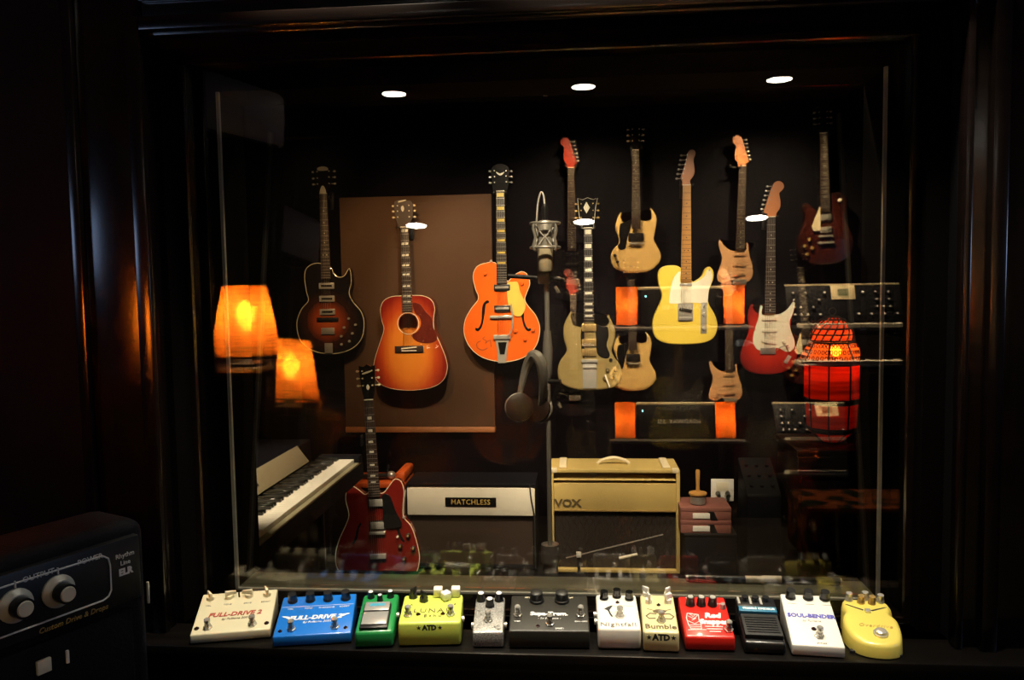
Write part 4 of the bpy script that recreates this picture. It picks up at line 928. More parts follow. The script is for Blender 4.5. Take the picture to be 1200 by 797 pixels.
# cream horned student guitar
s = 0.001265; c0 = cv(175, 777, s); c = lambda pts: [(-x, z) for x, z in c0(pts)]; P = lambda x, y: c([(x, y)])[0]
E0 = [('poly', 'pickguard', 'guard_black', c([(152, 512), (150, 545), (132, 600), (120, 655), (96, 660), (83, 645), (95, 620), (90, 575), (98, 532), (125, 526)]), -0.0024, -0.0003),
      ('box', 'pickup', 'black_plastic', 0, P(0, 600)[1], 74 * s, 40 * s, -0.012, 0.0), ('box', 'bridge', 'chrome', 0, P(0, 632)[1], 74 * s, 10 * s, -0.014, 0.0)]
for (xx, yy) in ((70, 690), (82, 722)): E0.append(('disc', 'knob', 'black_plastic', *P(xx, yy), 0.0105, -0.014, 0.0))
for (xx, yy) in ((112, 715), (150, 745)): E0.append(('disc', 'screw', 'chrome', *P(xx, yy), 0.005, -0.004, 0.0))
zn = P(0, 175)[1]
guitar('solid_body_guitar', 'cream double-horned electric guitar with black pickguard, mirrored in the window glass', (0.354, GC, 1.60), (0, 0, PI), dict(
    outline=c([(155, 492), (148, 515), (125, 523), (109, 506), (103, 475), (84, 503), (73, 552), (88, 598), (90, 628), (62, 658), (48, 695), (62, 745), (110, 770), (170, 777), (240, 768), (285, 732), (297, 690), (280, 650), (263, 612), (273, 555), (277, 510), (263, 475), (245, 458), (240, 482), (243, 502), (225, 515), (205, 500)]),
    thick=0.036, bevel=0.011, body_mat='body_cream', nut=zn, fb_end=P(0, 560)[1], wn=0.043, we=0.057, neck_z=P(0, 530)[1], fb_mat='rosewood', neck_mat='mahogany', bridge_z=P(0, 632)[1], inlays=(3, 5, 7, 9, 12, 15, 17), inlay_type='dot',
    head=[(-0.021, zn), (-0.030, zn + 0.04), (-0.035, zn + 0.09), (-0.038, zn + 0.165), (-0.018, zn + 0.160), (0, zn + 0.17), (0.018, zn + 0.160), (0.038, zn + 0.165), (0.035, zn + 0.09), (0.030, zn + 0.04), (0.021, zn)], head_smooth=False, head_mat='black_gloss', tuner_mat='cream',
    tuners=[(-0.035, zn + q, -1) for q in (0.06, 0.095, 0.13)] + [(0.035, zn + q, 1) for q in (0.06, 0.095, 0.13)], extras=E0))
s = 0.00133; c = cv(132, 790, s); P = lambda x, y: c([(x, y)])[0]
guitar('solid_body_guitar', 'black double-cutaway electric guitar with salmon pickguard, mirrored above the paper lamp', (0.985, GC, 1.40), (0, math.radians(-1.5), PI), bolt_on('body_black', 'body_salmon', 'rosewood', 'maple_head', 'body_salmon'))
guitar('solid_body_guitar', 'black double-cutaway electric guitar with red headstock, mirrored in the glass', (-0.05, GC, 1.42), (0, 0, PI), bolt_on('body_black', 'guard_black', 'rosewood', 'head_red', 'black_plastic'))
s = 0.01; LPO = [(-2.8, 42.5), (-6, 44.0), (-10, 43.6), (-13, 41), (-14, 36.5), (-12.7, 32), (-11.8, 28.5), (-13.2, 24), (-16, 18), (-17, 12), (-15.5, 6), (-11, 2), (-5, 0.2), (0, 0), (5, 0.2), (11, 2), (15.5, 6), (17, 12), (16, 18), (13.2, 24), (11.6, 28), (12, 32), (13.4, 35.5), (12.6, 38.4), (10, 38.2), (7, 35.2), (4.5, 33.3), (2.8, 33.2)]
zn = 0.80
E0 = [('poly', 'pickguard', 'cream', [(0.032, 0.36), (0.055, 0.31), (0.085, 0.24), (0.075, 0.21), (0.032, 0.21)], -0.012, -0.009, False), ('box', 'pickup', 'chrome', 0, 0.29, 0.07, 0.036, -0.012, 0.001), ('box', 'pickup', 'chrome', 0, 0.215, 0.07, 0.036, -0.012, 0.001),
      ('box', 'bridge', 'chrome', 0, 0.175, 0.085, 0.014, -0.016, 0.0), ('box', 'tailpiece', 'chrome', 0, 0.135, 0.095, 0.016, -0.016, 0.0), ('disc', 'switch', 'ivory', -0.09, 0.39, 0.012, -0.008, 0.0)]
for (xx, zz) in ((0.10, 0.16), (0.13, 0.12), (0.085, 0.105), (0.115, 0.07)): E0.append(('disc', 'knob', 'gold', xx, zz, 0.0115, -0.016, 0.0))
guitar('solid_body_guitar', 'dark brown single-cutaway electric guitar with arched top, mirrored above the synthesizer', (1.520, GC, 1.63), (0, math.radians(2.0), PI), dict(
    outline=[(x * 0.01, z * 0.01) for x, z in LPO], thick=0.055, bevel=0.008, body_mat='burst_lp', nut=zn, fb_end=0.325, wn=0.043, we=0.057, neck_z=0.36, fb_mat='rosewood', neck_mat='mahogany', bridge_z=0.175,
    inlays=(3, 5, 7, 9, 12, 15, 17), inlay_type='small', inlay_mat='grey_print', head=[(-0.021, zn), (-0.030, zn + 0.04), (-0.036, zn + 0.09), (-0.040, zn + 0.165), (-0.018, zn + 0.160), (0, zn + 0.17), (0.018, zn + 0.160), (0.040, zn + 0.165), (0.036, zn + 0.09), (0.030, zn + 0.04), (0.021, zn)], head_smooth=False, head_mat='black_gloss', tuner_mat='cream',
    tuners=[(-0.037, zn + q, -1) for q in (0.06, 0.095, 0.13)] + [(0.037, zn + q, 1) for q in (0.06, 0.095, 0.13)], extras=E0))
for lb, x, z in (('black wall hook holding the cream horned guitar', 0.354, 2.365), ('black wall hook holding the guitar with the salmon pickguard', 0.963, 2.24), ('black wall hook holding the guitar with the red headstock', -0.05, 2.262), ('black wall hook holding the dark brown single-cutaway guitar', 1.55, 2.435)):
    hanger(lb, x, WBK, z, 1, 'wall hooks in the control room')
# shelf with amplifier head and two paper lamps
sh = thing('shelf', 'thin wall shelf carrying the black amplifier head and two paper lamps', 'shelf', (0.61, WBK, 1.245))
MB().rbox(-0.42, 0.42, 0, 0.36, 0, 0.022, b=0.003).build('board', 'steel', sh)
for sx in (-0.32, 0.32): MB().add([(sx - 0.01, 0, 0), (sx + 0.01, 0, 0), (sx - 0.01, 0.26, 0), (sx + 0.01, 0.26, 0), (sx - 0.01, 0, -0.18), (sx + 0.01, 0, -0.18)], [(0, 1, 3, 2), (0, 4, 5, 1), (2, 3, 5, 4), (0, 2, 4), (1, 5, 3)]).build('bracket', 'black', sh)
ah = thing('amplifier', 'black amplifier head with cream top trim between two orange lamps, mirrored in glass', 'amplifier', (0.612, WBK, 1.267))
MB().rbox(-0.252, 0.252, 0.12, 0.28, 0.010, 0.225, b=0.006).build('cabinet', 'black_tolex', ah)
MB().rbox(-0.252, 0.252, 0.118, 0.284, 0.223, 0.243, b=0.004).build('top_trim', 'cream', ah)
MB().rbox(-0.24, 0.24, 0.278, 0.284, 0.02, 0.222, b=0.002).build('front_panel', 'black', ah)
lettering('HEADWAY .SSI', 0.040, 'white_print', ah, (0.02, 0.2850, 0.115), (PI / 2, 0, PI), 'lettering', spacing=1.05)
MB().sphere((-0.215, 0.286, 0.185), 0.006, 10).build('pilot_light', 'led_cyan', ah)
for k, xx in enumerate((-0.10, -0.06, -0.03, 0.0, 0.07, 0.10, 0.13)): MB().lathe([(0.009, 0), (0.008, 0.014)], 12, Matrix.Translation((xx, 0.283, 0.188)) @ Matrix.Rotation(-PI / 2, 4, 'X')).build('knob', 'amp_grey', ah)
for sx in (-0.2, 0.2): MB().box(sx - 0.015, sx + 0.015, 0.14, 0.26, 0.0, 0.012).build('foot', 'rubber', ah)
for (x, lb) in ((0.287, 'orange cylindrical paper lamp on the shelf beside the amplifier pilot light'), (0.938, 'orange cylindrical paper lamp on the shelf under the guitar with salmon pickguard')):
    pl_ = thing('paper_lamp', lb, 'lamp', (x, -1.93 + 0.03, 1.267), 0, 'paper lamps on the control room shelf')
    MB().lathe([(0.066, 0.008), (0.0665, 0.12), (0.066, 0.245)], 26, None, False).build('lamp_shade', 'shade_paper', pl_)
    MB().lathe([(0.067, 0.0), (0.067, 0.010)], 26).build('base', 'black', pl_)
    MB().sphere((0, 0, 0.13), 0.018, 12).build('bulb', 'bulb_paper', pl_)
# keyboard stand with synthesizer and lower keyboard
ks = thing('keyboard_stand', 'black two-tier keyboard stand against the control room wall', 'stand', (1.57, -1.86, 0))
for sx in (-0.28, 0.28):
    MB().cyl((sx, -0.12, 0), (sx, -0.12, 1.26), 0.014).build('post', 'black', ks)
    MB().rbox(sx - 0.015, sx + 0.015, -0.20, 0.35, 0, 0.03, b=0.004).build('foot', 'black', ks)
    for z, ya in ((1.015, 0.36), (1.215, 0.24)): MB().rbox(sx - 0.012, sx + 0.012, -0.12, ya, z - 0.02, z, b=0.003).build('arm', 'black', ks)


def keyboard(o, w, y0, z, n):
    kw = w / n
    for k in range(n):
        MB().box(-w / 2 + k * kw, -w / 2 + (k + 1) * kw - 0.001, y0 - 0.13, y0, z, z + 0.022).build('white_key', 'keys_white', o)
        if k % 7 in (0, 1, 3, 4, 5) and k < n - 1: MB().box(-w / 2 + (k + 1) * kw - 0.006, -w / 2 + (k + 1) * kw + 0.005, y0 - 0.13, y0 - 0.05, z + 0.022, z + 0.032).build('black_key', 'keys_black', o)


sy = thing('synthesizer', 'black synthesizer with upright knob panel and small display, mirrored in the glass', 'synthesizer', (1.58, -1.86, 1.215))
MB().rbox(-0.345, 0.345, -0.08, 0.25, 0, 0.045, b=0.006).build('case', 'black_plastic', sy)
keyboard(sy, 0.60, 0.235, 0.043, 26)
sp = MB().hexa([(-0.335, 0.055, 0.075), (0.335, 0.055, 0.075), (-0.335, 0.035, 0.065), (0.335, 0.035, 0.065), (-0.335, -0.03, 0.290), (0.335, -0.03, 0.290), (-0.335, -0.055, 0.285), (0.335, -0.055, 0.285)], 0.003).build('knob_panel', 'synth_panel', sy)
MB().rbox(-0.335, 0.335, -0.058, -0.026, 0.284, 0.296, b=0.003).build('panel_trim', 'cream', sy)
PA = math.atan2(0.085, 0.215)
def onp(x, t): return Vector((x, 0.055 - 0.085 * t + 0.002, 0.075 + 0.215 * t))
LC = MB().rbox(-0.07, 0.07, -0.004, 0.004, -0.045, 0.045, b=0.002).build('display', 'cream', sy, onp(0.0, 0.78), (PA, 0, 0)); MB().box(-0.032, 0.032, 0.003, 0.006, -0.022, 0.022).build('screen', 'lcd', LC)
random.seed(3)
for k in range(30):
    x = random.choice((-1, 1)) * random.uniform(0.09, 0.31); t = random.uniform(0.12, 0.9)
    x = round(x / 0.037) * 0.037; t = round(t / 0.2) * 0.2 - 0.03
    kn = MB().lathe([(0.009, 0), (0.008, 0.014)], 10, Matrix.Translation(onp(x, t)) @ Matrix.Rotation(-PI / 2 + PA, 4, 'X')).build('knob', 'black_plastic', sy)
    MB().lathe([(0.0072, 0.0142), (0.0065, 0.0155)], 8, Matrix.Translation(onp(x, t)) @ Matrix.Rotation(-PI / 2 + PA, 4, 'X')).build('knob_cap', 'white_print', kn)
ok = thing('keyboard', 'black keyboard on the lower tier under the synthesizer, mirrored in glass', 'keyboard', (1.565, -1.73, 1.015))
MB().rbox(-0.355, 0.355, -0.08, 0.25, 0, 0.042, b=0.006).build('case', 'black_plastic', ok)
keyboard(ok, 0.66, 0.235, 0.040, 29)
# kilim covered bench
kb = thing('bench', 'bench draped with a red and ochre kilim, mirrored low in the glass', 'bench', (1.62, -1.30, 0))
MB().rbox(-0.46, 0.46, -0.18, 0.22, 0.05, 0.36, b=0.03).build('seat', 'kilim', kb)
for sx in (-0.4, 0.4):
    for sy_ in (-0.13, 0.17): MB().cyl((sx, sy_, 0), (sx, sy_, 0.06), 0.02).build('foot', 'wood_brown', kb)
# air conditioner on the slanted wall
an = math.atan2(1.08, -3.57)
ac = thing('air_conditioner', 'white wall air conditioner on the slanted wall, faintly mirrored in the glass', 'air conditioner', (-1.845, -0.70, 2.27), 0)
ac.rotation_euler = (0, 0, math.atan2(-3.57, 1.08) + PI / 2 + PI / 2)
wd = Vector((1.08, -3.57, 0)).normalized(); wn_ = Vector((3.57, 1.08, 0)).normalized()
ac.location = Vector((-2.5, 1.47, 0)) + wd * ((1.47 + 0.75) / abs(wd.y)) + wn_ * 0.0 + Vector((0, 0, 2.27))
ac.rotation_euler = (0, 0, math.atan2(wd.y, wd.x))   # local x along the wall, local y out of the wall
b = MB(); b.rbox(-0.36, 0.36, 0.0, 0.20, 0.0, 0.28, b=0.03, seg=3); b.build('housing', 'ac_white', ac)
MB().rbox(-0.31, 0.31, 0.05, 0.19, -0.008, 0.012, b=0.004).build('louver', 'amp_grey', ac)
MB().rbox(-0.345, 0.345, 0.198, 0.204, 0.10, 0.255, b=0.002).build('front_cover', 'ac_white', ac)
# downlights of the control room ceiling
def downlight(x, y, lb, group):
    d = thing('downlight', lb, 'ceiling light', (x, y, CEIL), 0, group)
    MB().lathe([(0.070, -0.006), (0.092, -0.006), (0.094, 0.0), (0.070, 0.0)], 24, None, False).build('trim_ring', 'ceiling_dark', d)
    MB().lathe([(0.068, -0.005), (0.068, -0.001)], 24).build('lens', 'downlight_glow', d)
for (x, y), q in zip(WALL_LIGHTS, ('over the bare end of the guitar wall', 'over the guitar with the red headstock', 'between the salmon-pickguard and the dark brown guitars')): downlight(x, y, 'round recessed ceiling light ' + q, 'recessed lights over the guitar wall')
for (x, y), q in zip(LEDGE_LIGHTS, ('above the blue pedal', 'above the black tremolo pedal', 'above the yellow pedal')): downlight(x, y, 'round recessed ceiling light ' + q, 'recessed lights over the ledge')
# cabinet with raffia lamp just left of the window
lc = thing('side_cabinet', 'tall wooden side cabinet under the raffia table lamp', 'cabinet', (-1.05, 0.82, 0))
MB().rbox(-0.17, 0.17, -0.16, 0.20, 0.0, 1.285, b=0.006).build('body', 'wood_brown', lc)
MB().rbox(-0.19, 0.19, -0.18, 0.22, 1.285, 1.310, b=0.005).build('top', 'wood_brown', lc)
MB().rbox(-0.15, 0.15, 0.198, 0.206, 0.1, 1.24, b=0.004).build('door', 'wood_brown', lc)
tl = thing('table_lamp', 'table lamp with glowing woven orange raffia shade, mirrored twice in the glass', 'lamp', (-0.975, 0.85, 1.310))
MB().lathe([(0.055, 0), (0.058, 0.008), (0.020, 0.02), (0.012, 0.05), (0.012, 0.10)], 20).build('base', 'black', tl)
MB().lathe([(0.100, 0.030), (0.080, 0.135), (0.061, 0.235)], 30, None, False).build('lamp_shade', 'shade_raffia', tl)
for (r, z) in ((0.1, 0.030), (0.061, 0.235)): MB().tube([(r * math.cos(a * PI / 14), r * math.sin(a * PI / 14), z) for a in range(28)], 0.0022, 6, True).build('shade_ring', 'wood_brown', tl)
MB().lathe([(0.008, 0.10), (0.026, 0.14), (0.026, 0.165), (0.006, 0.19)], 14).build('bulb', 'bulb', tl)

# black amplifier at the left front, face turned to the right
fa = thing('amplifier', 'black amplifier with two silver-skirted knobs standing before the window casing', 'amplifier', (-0.643, 0.90, 0.955))
fd = Vector((0.434, 0.9, 0)).normalized()
fa.rotation_euler = (0, 0, math.atan2(fd.y, fd.x))     # local x runs along the face away from the camera, local -y faces right
TOPZ = 0.270
b = MB(); b.rbox(-0.20, 0.130, 0.004, 0.115, 0.0, TOPZ, b=0.022, seg=4); b.build('cabinet', 'black_tolex', fa)
b = MB(); b.rbox(-0.185, 0.112, -0.004, 0.01, 0.165, 0.252, b=0.004); b.build('control_panel', 'black', fa)
b = MB(); b.rbox(-0.185, 0.100, -0.002, 0.01, 0.012, 0.155, b=0.006); b.build('lower_front', 'black_tolex', fa)
b = MB(); pts = [(-0.17, 0.238), (0.058, 0.238), (0.066, 0.232), (0.068, 0.222), (0.068, 0.190), (0.064, 0.183), (0.056, 0.180), (-0.17, 0.180)]
b.tube([(x, -0.0045, z) for x, z in pts], 0.0012, 5); b.build('panel_outline', 'white_print', fa)
for xx in (-0.05, 0.0):
    kb_ = MB().lathe([(0.020, 0.0), (0.020, 0.003), (0.014, 0.009), (0.013, 0.009)], 26, Matrix.Translation((xx, -0.004, 0.212)) @ Matrix.Rotation(PI / 2, 4, 'X')).build('knob', 'skirt', fa)
    MB().lathe([(0.0125, 0.009), (0.0120, 0.022)], 22, Matrix.Translation((xx, -0.004, 0.212)) @ Matrix.Rotation(PI / 2, 4, 'X')).build('knob_barrel', 'black_plastic', kb_)
    MB().lathe([(0.0095, 0.022), (0.0085, 0.024)], 22, Matrix.Translation((xx, -0.004, 0.212)) @ Matrix.Rotation(PI / 2, 4, 'X')).build('knob_cap', 'ivory', kb_)
    MB().box(xx + 0.0, xx + 0.0015, -0.0062, -0.004, 0.233, 0.241).build('index_mark', 'white_print', fa)
lettering('OUTPUT', 0.0095, 'white_print', fa, (-0.022, -0.0046, 0.2385), (PI / 2, 0, 0))
lettering('POWER', 0.0095, 'white_print', fa, (0.042, -0.0046, 0.2385), (PI / 2, 0, 0))
lettering('Rhythm', 0.0085, 'white_print', fa, (0.089, -0.0046, 0.230), (PI / 2, 0, 0)); lettering('Line', 0.0085, 'white_print', fa, (0.089, -0.0046, 0.220), (PI / 2, 0, 0)); lettering('ELR', 0.012, 'white_print', fa, (0.089, -0.0046, 0.208), (PI / 2, 0, 0), bold=0.0006)
lettering('Custom Drive & Drops', 0.0092, 'gold_print', fa, (0.018, -0.0046, 0.1705), (PI / 2, 0, 0), shear=0.25)
MB().rbox(-0.030, -0.013, -0.006, 0.0, 0.118, 0.135, b=0.001).build('badge_square', 'ivory', fa)
MB().box(0.006, 0.009, -0.005, 0.0, 0.118, 0.134).build('mark', 'white_print', fa)
MB().rbox(0.124, 0.127, 0.0025, 0.006, 0.150, 0.180, b=0.0006).build('edge_tag', 'ivory', fa)
rk = thing('equipment_rack', 'black equipment rack carrying the black amplifier', 'rack', (-0.643, 0.90, 0)); rk.rotation_euler = fa.rotation_euler
MB().rbox(-0.205, 0.14, 0.0, 0.12, 0.03, 0.955, b=0.006).build('case', 'black_tolex', rk)
for xx in (-0.17, 0.10):
    for yy in (0.03, 0.09): MB().cyl((xx, yy, 0), (xx, yy, 0.035), 0.02).build('foot', 'rubber', rk)

# ------------------------------------------------------------------ effects pedals on the ledge
class Pedal:
    def __init__(self, name, label, x, y, w, d, hf, hb, ang, mt, bev=0.004):
        self.o = thing(name, label, 'effects pedal', (x, y, OZ0 + 0.002), math.radians(ang), 'effects pedals on the ledge')
        self.w, self.d, self.hf, self.hb = w, d, hf, hb; self.sl = math.atan2(hb - hf, d)
        if mt:
            MB().hexa([(-w / 2, 0, 0), (w / 2, 0, 0), (-w / 2, d, 0), (w / 2, d, 0), (-w / 2, 0, hf), (w / 2, 0, hf), (-w / 2, d, hb), (w / 2, d, hb)], bev, 3).build('enclosure', mt, self.o)
        for sx in (-1, 1):
            for yy in (0.12, 0.88): MB().cyl((sx * w * 0.38, d * yy, -0.002), (sx * w * 0.38, d * yy, 0.003), 0.005, n=10).build('foot', 'rubber', self.o)

    def at(self, u, v, e=0.0):
        """u -0.5..0.5 across, v 0..1 from the front edge to the back of the top"""
        return Vector((u * self.w, v * self.d - math.sin(self.sl) * e, self.hf + (self.hb - self.hf) * v + math.cos(self.sl) * e))

    def M(self, u, v, e=0.0): return Matrix.Translation(self.at(u, v, e)) @ Matrix.Rotation(self.sl, 4, 'X')

    def part(self, mb, name, mt, u, v, e=0.0, rz=0.0, parent=None):
        p = self.at(u, v, e)
        o = mb.build(name, mt, parent or self.o, tuple(p), (self.sl, 0, 0))
        if rz: o.rotation_euler = (Matrix.Rotation(self.sl, 3, 'X') @ Matrix.Rotation(rz, 3, 'Z')).to_euler()
        return o

    def switch(self, u, v):
        o = self.part(MB().lathe([(0.0085, 0), (0.0085, 0.003), (0.0065, 0.0035), (0.0060, 0.009)], 6), 'switch_nut', 'hardware', u, v)
        b = MB().lathe([(0.0045, 0.0085), (0.0045, 0.014), (0.0058, 0.0145), (0.0058, 0.019), (0.0035, 0.0212)], 16); b.build('footswitch', 'hardware', o)

    def led(self, u, v, r=0.003): self.part(MB().lathe([(r * 1.3, 0), (r * 1.3, 0.001), (r, 0.0012), (r * 0.5, 0.0035)], 12), 'indicator', 'led_dark', u, v)

    def knob(self, u, v, kind='round', mt='black_plastic', cap='white_print', rz=0.0, r=0.007, h=0.014):
        if kind == 'chicken':
            b = MB().lathe([(r * 1.15, 0), (r * 1.0, h * 0.5)], 16); b.hexa([(-r * 0.42, -r * 1.1, h * 0.4), (r * 0.42, -r * 1.1, h * 0.4), (-r * 0.22, r * 2.0, h * 0.4), (r * 0.22, r * 2.0, h * 0.4), (-r * 0.36, -r * 1.0, h * 1.25), (r * 0.36, -r * 1.0, h * 1.25), (-r * 0.16, r * 1.8, h * 1.0), (r * 0.16, r * 1.8, h * 1.0)], 0.0008, 2)
            return self.part(b, 'knob', mt, u, v, 0, rz)
        if kind == 'cube':
            b = MB().rbox(-r, r, -r, r, 0.001, h, b=r * 0.25); return self.part(b, 'knob', mt, u, v, 0, rz)
        o = self.part(MB().lathe([(r * 1.15, 0), (r * 1.1, h * 0.25), (r, h * 0.3), (r * 0.94, h)], 18), 'knob', mt, u, v, 0, rz)
        if cap: MB().lathe([(r * 0.72, h), (r * 0.66, h + 0.0006)], 16).build('knob_cap', cap, o)
        return o

    def text(self, t, size, mt, u, v, **k):
        return lettering(t, size, mt, self.o, tuple(self.at(u, v, 0.0003)), (self.sl, 0, 0), **k)

    def front(self, t, size, mt, u, z, **k):
        return lettering(t, size, mt, self.o, (u * self.w, -0.0004, z), (PI / 2, 0, 0), **k)

    def star(self, u, z, r=0.0045, mt='black_print'):
        MB().slab([(u * self.w + (r if k % 2 == 0 else r * 0.42) * math.sin(k * PI / 5), z + (r if k % 2 == 0 else r * 0.42) * math.cos(k * PI / 5)) for k in range(10)], -0.0006, 0.0004).build('star_print', mt, self.o)

    def flat(self, pts, name, mt, u, v, sm=True, h=0.0006):
        b = MB(); q = smooth([Vector((x, y)) for x, y in pts], 4) if sm else pts
        b.slab(q, -h, 0.0); b.v = [(x, z, -y) for x, y, z in b.v]
        return self.part(b, name, mt, u, v, 0.0)

    def line(self, pts, name, mt, u, v, r=0.0007):
        return self.part(MB().tube([(x, y, 0.0002) for x, y in pts], r, 5), name, mt, u, v)

    def jack(self, side, v, z=0.018): MB().cyl((side * self.w / 2, v * self.d, z), (side * (self.w / 2 + 0.005), v * self.d, z), 0.006, n=12).build('jack', 'hardware', self.o)


PY = 1.392
# 1 cream drive pedal
p = Pedal('effects_pedal', 'cream two-switch overdrive pedal with cream pointer knobs and red lettering', -0.657, PY + 0.002, 0.144, 0.118, 0.017, 0.049, 14.0, 'p_cream', 0.0025)
for u, a in ((-0.38, 0.5), (-0.13, -1.2), (0.13, 1.4), (0.37, 0.4)): p.knob(u, 0.86, 'chicken', 'cream', rz=a, r=0.0072, h=0.013); p.text('VOL' if u < -0.3 else 'TONE' if u < 0 else 'DRIVE' if u < 0.3 else 'BOOST', 0.0055, 'grey_print', u, 0.68)
p.text('FULL-DRIVE 2', 0.0165, 'red_print', 0.0, 0.43, shear=0.2, bold=0.0004); p.text('by Fulltone 2001', 0.0075, 'brown_print', 0.02, 0.32, shear=0.3)
p.switch(-0.30, 0.14); p.switch(0.26, 0.14); p.led(-0.44, 0.14, 0.0036); p.led(0.44, 0.14, 0.0036); p.part(MB().cyl((0, 0, 0), (0, 0, 0.010), 0.0018), 'mini_switch', 'black_plastic', 0.0, 0.86)
# 2 blue drive pedal
p = Pedal('effects_pedal', 'bright blue two-switch overdrive pedal with four black knobs and white lettering', -0.498, PY - 0.006, 0.142, 0.118, 0.019, 0.047, 10.5, 'p_blue', 0.0025)
for u, a in ((-0.36, 0.6), (-0.12, 0.1), (0.12, -0.5), (0.36, 0.0)): p.knob(u, 0.87, 'round', 'black_plastic', None, a, 0.0085, 0.017); p.text('VOL' if u < -0.3 else 'TONE' if u < 0 else 'OVERDRIVE' if u < 0.3 else 'BOOST', 0.0058, 'white_print', u, 0.66)
p.line([(-0.068, 0), (0.068, 0)], 'print_line', 'white_print', 0, 0.72, 0.0004)
p.text('FULL-DRIVE 2', 0.0165, 'white_print', 0.0, 0.42, shear=0.2, bold=0.0006); p.text('by Fulltone 2001', 0.0078, 'white_print', 0.03, 0.31, shear=0.3)
for sx in (-1, 1): p.flat([(sx * 0.048, -0.003), (sx * 0.050, 0.004), (sx * 0.064, 0.006), (sx * 0.056, 0.001)], 'wing_print', 'white_print', 0, 0.43)
p.switch(-0.28, 0.15); p.switch(0.28, 0.15); p.led(-0.42, 0.12); p.led(0.42, 0.12)
# 3 green pedal
p = Pedal('effects_pedal', 'green compact overdrive pedal with silver treadle and three small knobs', -0.380, PY - 0.012, 0.070, 0.124, 0.030, 0.052, 7.5, 'p_green', 0.006)
for u, v in ((-0.27, 0.90), (0.27, 0.90), (0.0, 0.80)): p.knob(u, v, 'round', 'black_plastic', 'white_print', 0, 0.0062 if v > 0.85 else 0.0052, 0.013)
p.part(MB().rbox(-0.026, 0.026, -0.042, 0.036, 0.0, 0.006, b=0.002), 'treadle_frame', 'black_plastic', -0.02, 0.37)
p.part(MB().rbox(-0.0235, 0.0235, -0.034, 0.006, 0.005, 0.009, b=0.0015), 'treadle', 'p_tsplate', -0.02, 0.36)
o = p.part(MB().rbox(-0.0235, 0.0235, -0.014, 0.014, 0.005, 0.0085, b=0.0012), 'name_plate', 'p_tsplate', -0.02, 0.56)
MB().rbox(-0.014, 0.014, -0.001, 0.008, 0.0083, 0.0089, b=0.0002).build('label_strip', 'p_tslabel', o); p.jack(1, 0.55, 0.030)
# 4 lime pedal
p = Pedal('effects_pedal', 'lime green two-switch echo pedal with black and white knobs', -0.280, PY, 0.114, 0.100, 0.044, 0.057, 5.5, 'p_lime', 0.005)
p.knob(-0.34, 0.90, 'chicken', 'black_plastic', rz=-0.3, r=0.0075, h=0.017); p.knob(-0.15, 0.76, 'chicken', 'black_plastic', rz=0.5, r=0.0075, h=0.017)
p.knob(0.08, 0.93, 'cube', 'ivory', r=0.0085, h=0.018); p.knob(0.22, 0.80, 'cube', 'white', rz=0.6, r=0.0080, h=0.016); p.knob(0.38, 0.93, 'cube', 'ivory', r=0.0085, h=0.018)
p.text('LUNAR', 0.020, 'brown_print', 0.02, 0.40, spacing=1.25, sx=0.95); p.text('Echo', 0.0125, 'brown_print', 0.04, 0.22, spacing=1.5)
p.line([(0.008 * math.cos(a), 0.010 * math.sin(a)) for a in [1.0 + 0.35 * k for k in range(13)]], 'moon_print', 'grey_print', -0.38, 0.42, 0.0009)
p.switch(-0.36, 0.24); p.switch(0.33, 0.24); p.led(-0.20, 0.28, 0.0034); p.led(0.20, 0.28, 0.0034)
p.front('ATD', 0.0125, 'black_print', 0.0, 0.034, bold=0.0008); p.star(-0.17, 0.034); p.star(0.17, 0.034); p.jack(1, 0.35, 0.034)
for sx in (-0.34, 0.38): p.text('\u00a3' if sx > 0 else 'A', 0.008, 'brown_print', sx, 0.62)
# 5 silver mini pedal
p = Pedal('effects_pedal', 'small etched silver pedal with three black white-capped knobs', -0.173, PY, 0.056, 0.108, 0.028, 0.050, 3.5, 'p_silver', 0.003)
for u, v in ((-0.32, 0.91), (0.30, 0.91), (0.0, 0.74)): p.knob(u, v, 'round', 'black_plastic', 'white_print', 0, 0.0078, 0.016)
p.switch(-0.02, 0.32); p.part(MB().lathe([(0.004, 0), (0.004, 0.003)], 12), 'socket', 'gold', 0.0, 0.92); p.jack(1, 0.4, 0.022); p.jack(-1, 0.4, 0.022)
random.seed(5)
for k in range(9): p.line([(random.uniform(-0.006, 0.006), random.uniform(-0.007, 0.007)) for _ in range(5)], 'etched_print', 'grey_print', random.uniform(-0.36, 0.36), random.uniform(0.08, 0.60), 0.0005)
# 6 black tremolo
p = Pedal('effects_pedal', 'wide black tremolo pedal with two large black knobs and three switches', -0.062, PY + 0.002, 0.146, 0.110, 0.032, 0.054, 2.0, 'p_black', 0.003)
for u in (-0.165, 0.165): p.knob(u, 0.84, 'round', 'black_plastic', 'p_black', 0.4, 0.0125, 0.018)
p.text('Supa-Trem.', 0.0150, 'white_print', 0.0, 0.46, bold=0.0006, spacing=1.0); p.text('- by Fulltone -', 0.0075, 'white_print', 0.0, 0.335, shear=0.3)
p.switch(-0.40, 0.42); p.switch(0.40, 0.42); p.switch(0.01, 0.18); p.text('VIBE', 0.0062, 'white_print', -0.40, 0.25); p.text('ON-OFF', 0.0062, 'white_print', 0.40, 0.25); p.text('SPEED', 0.0060, 'white_print', 0.13, 0.06); p.text('MIX', 0.006, 'cream', -0.29, 0.92); p.text('OFF', 0.006, 'cream', 0.28, 0.92); p.led(-0.14, 0.12)
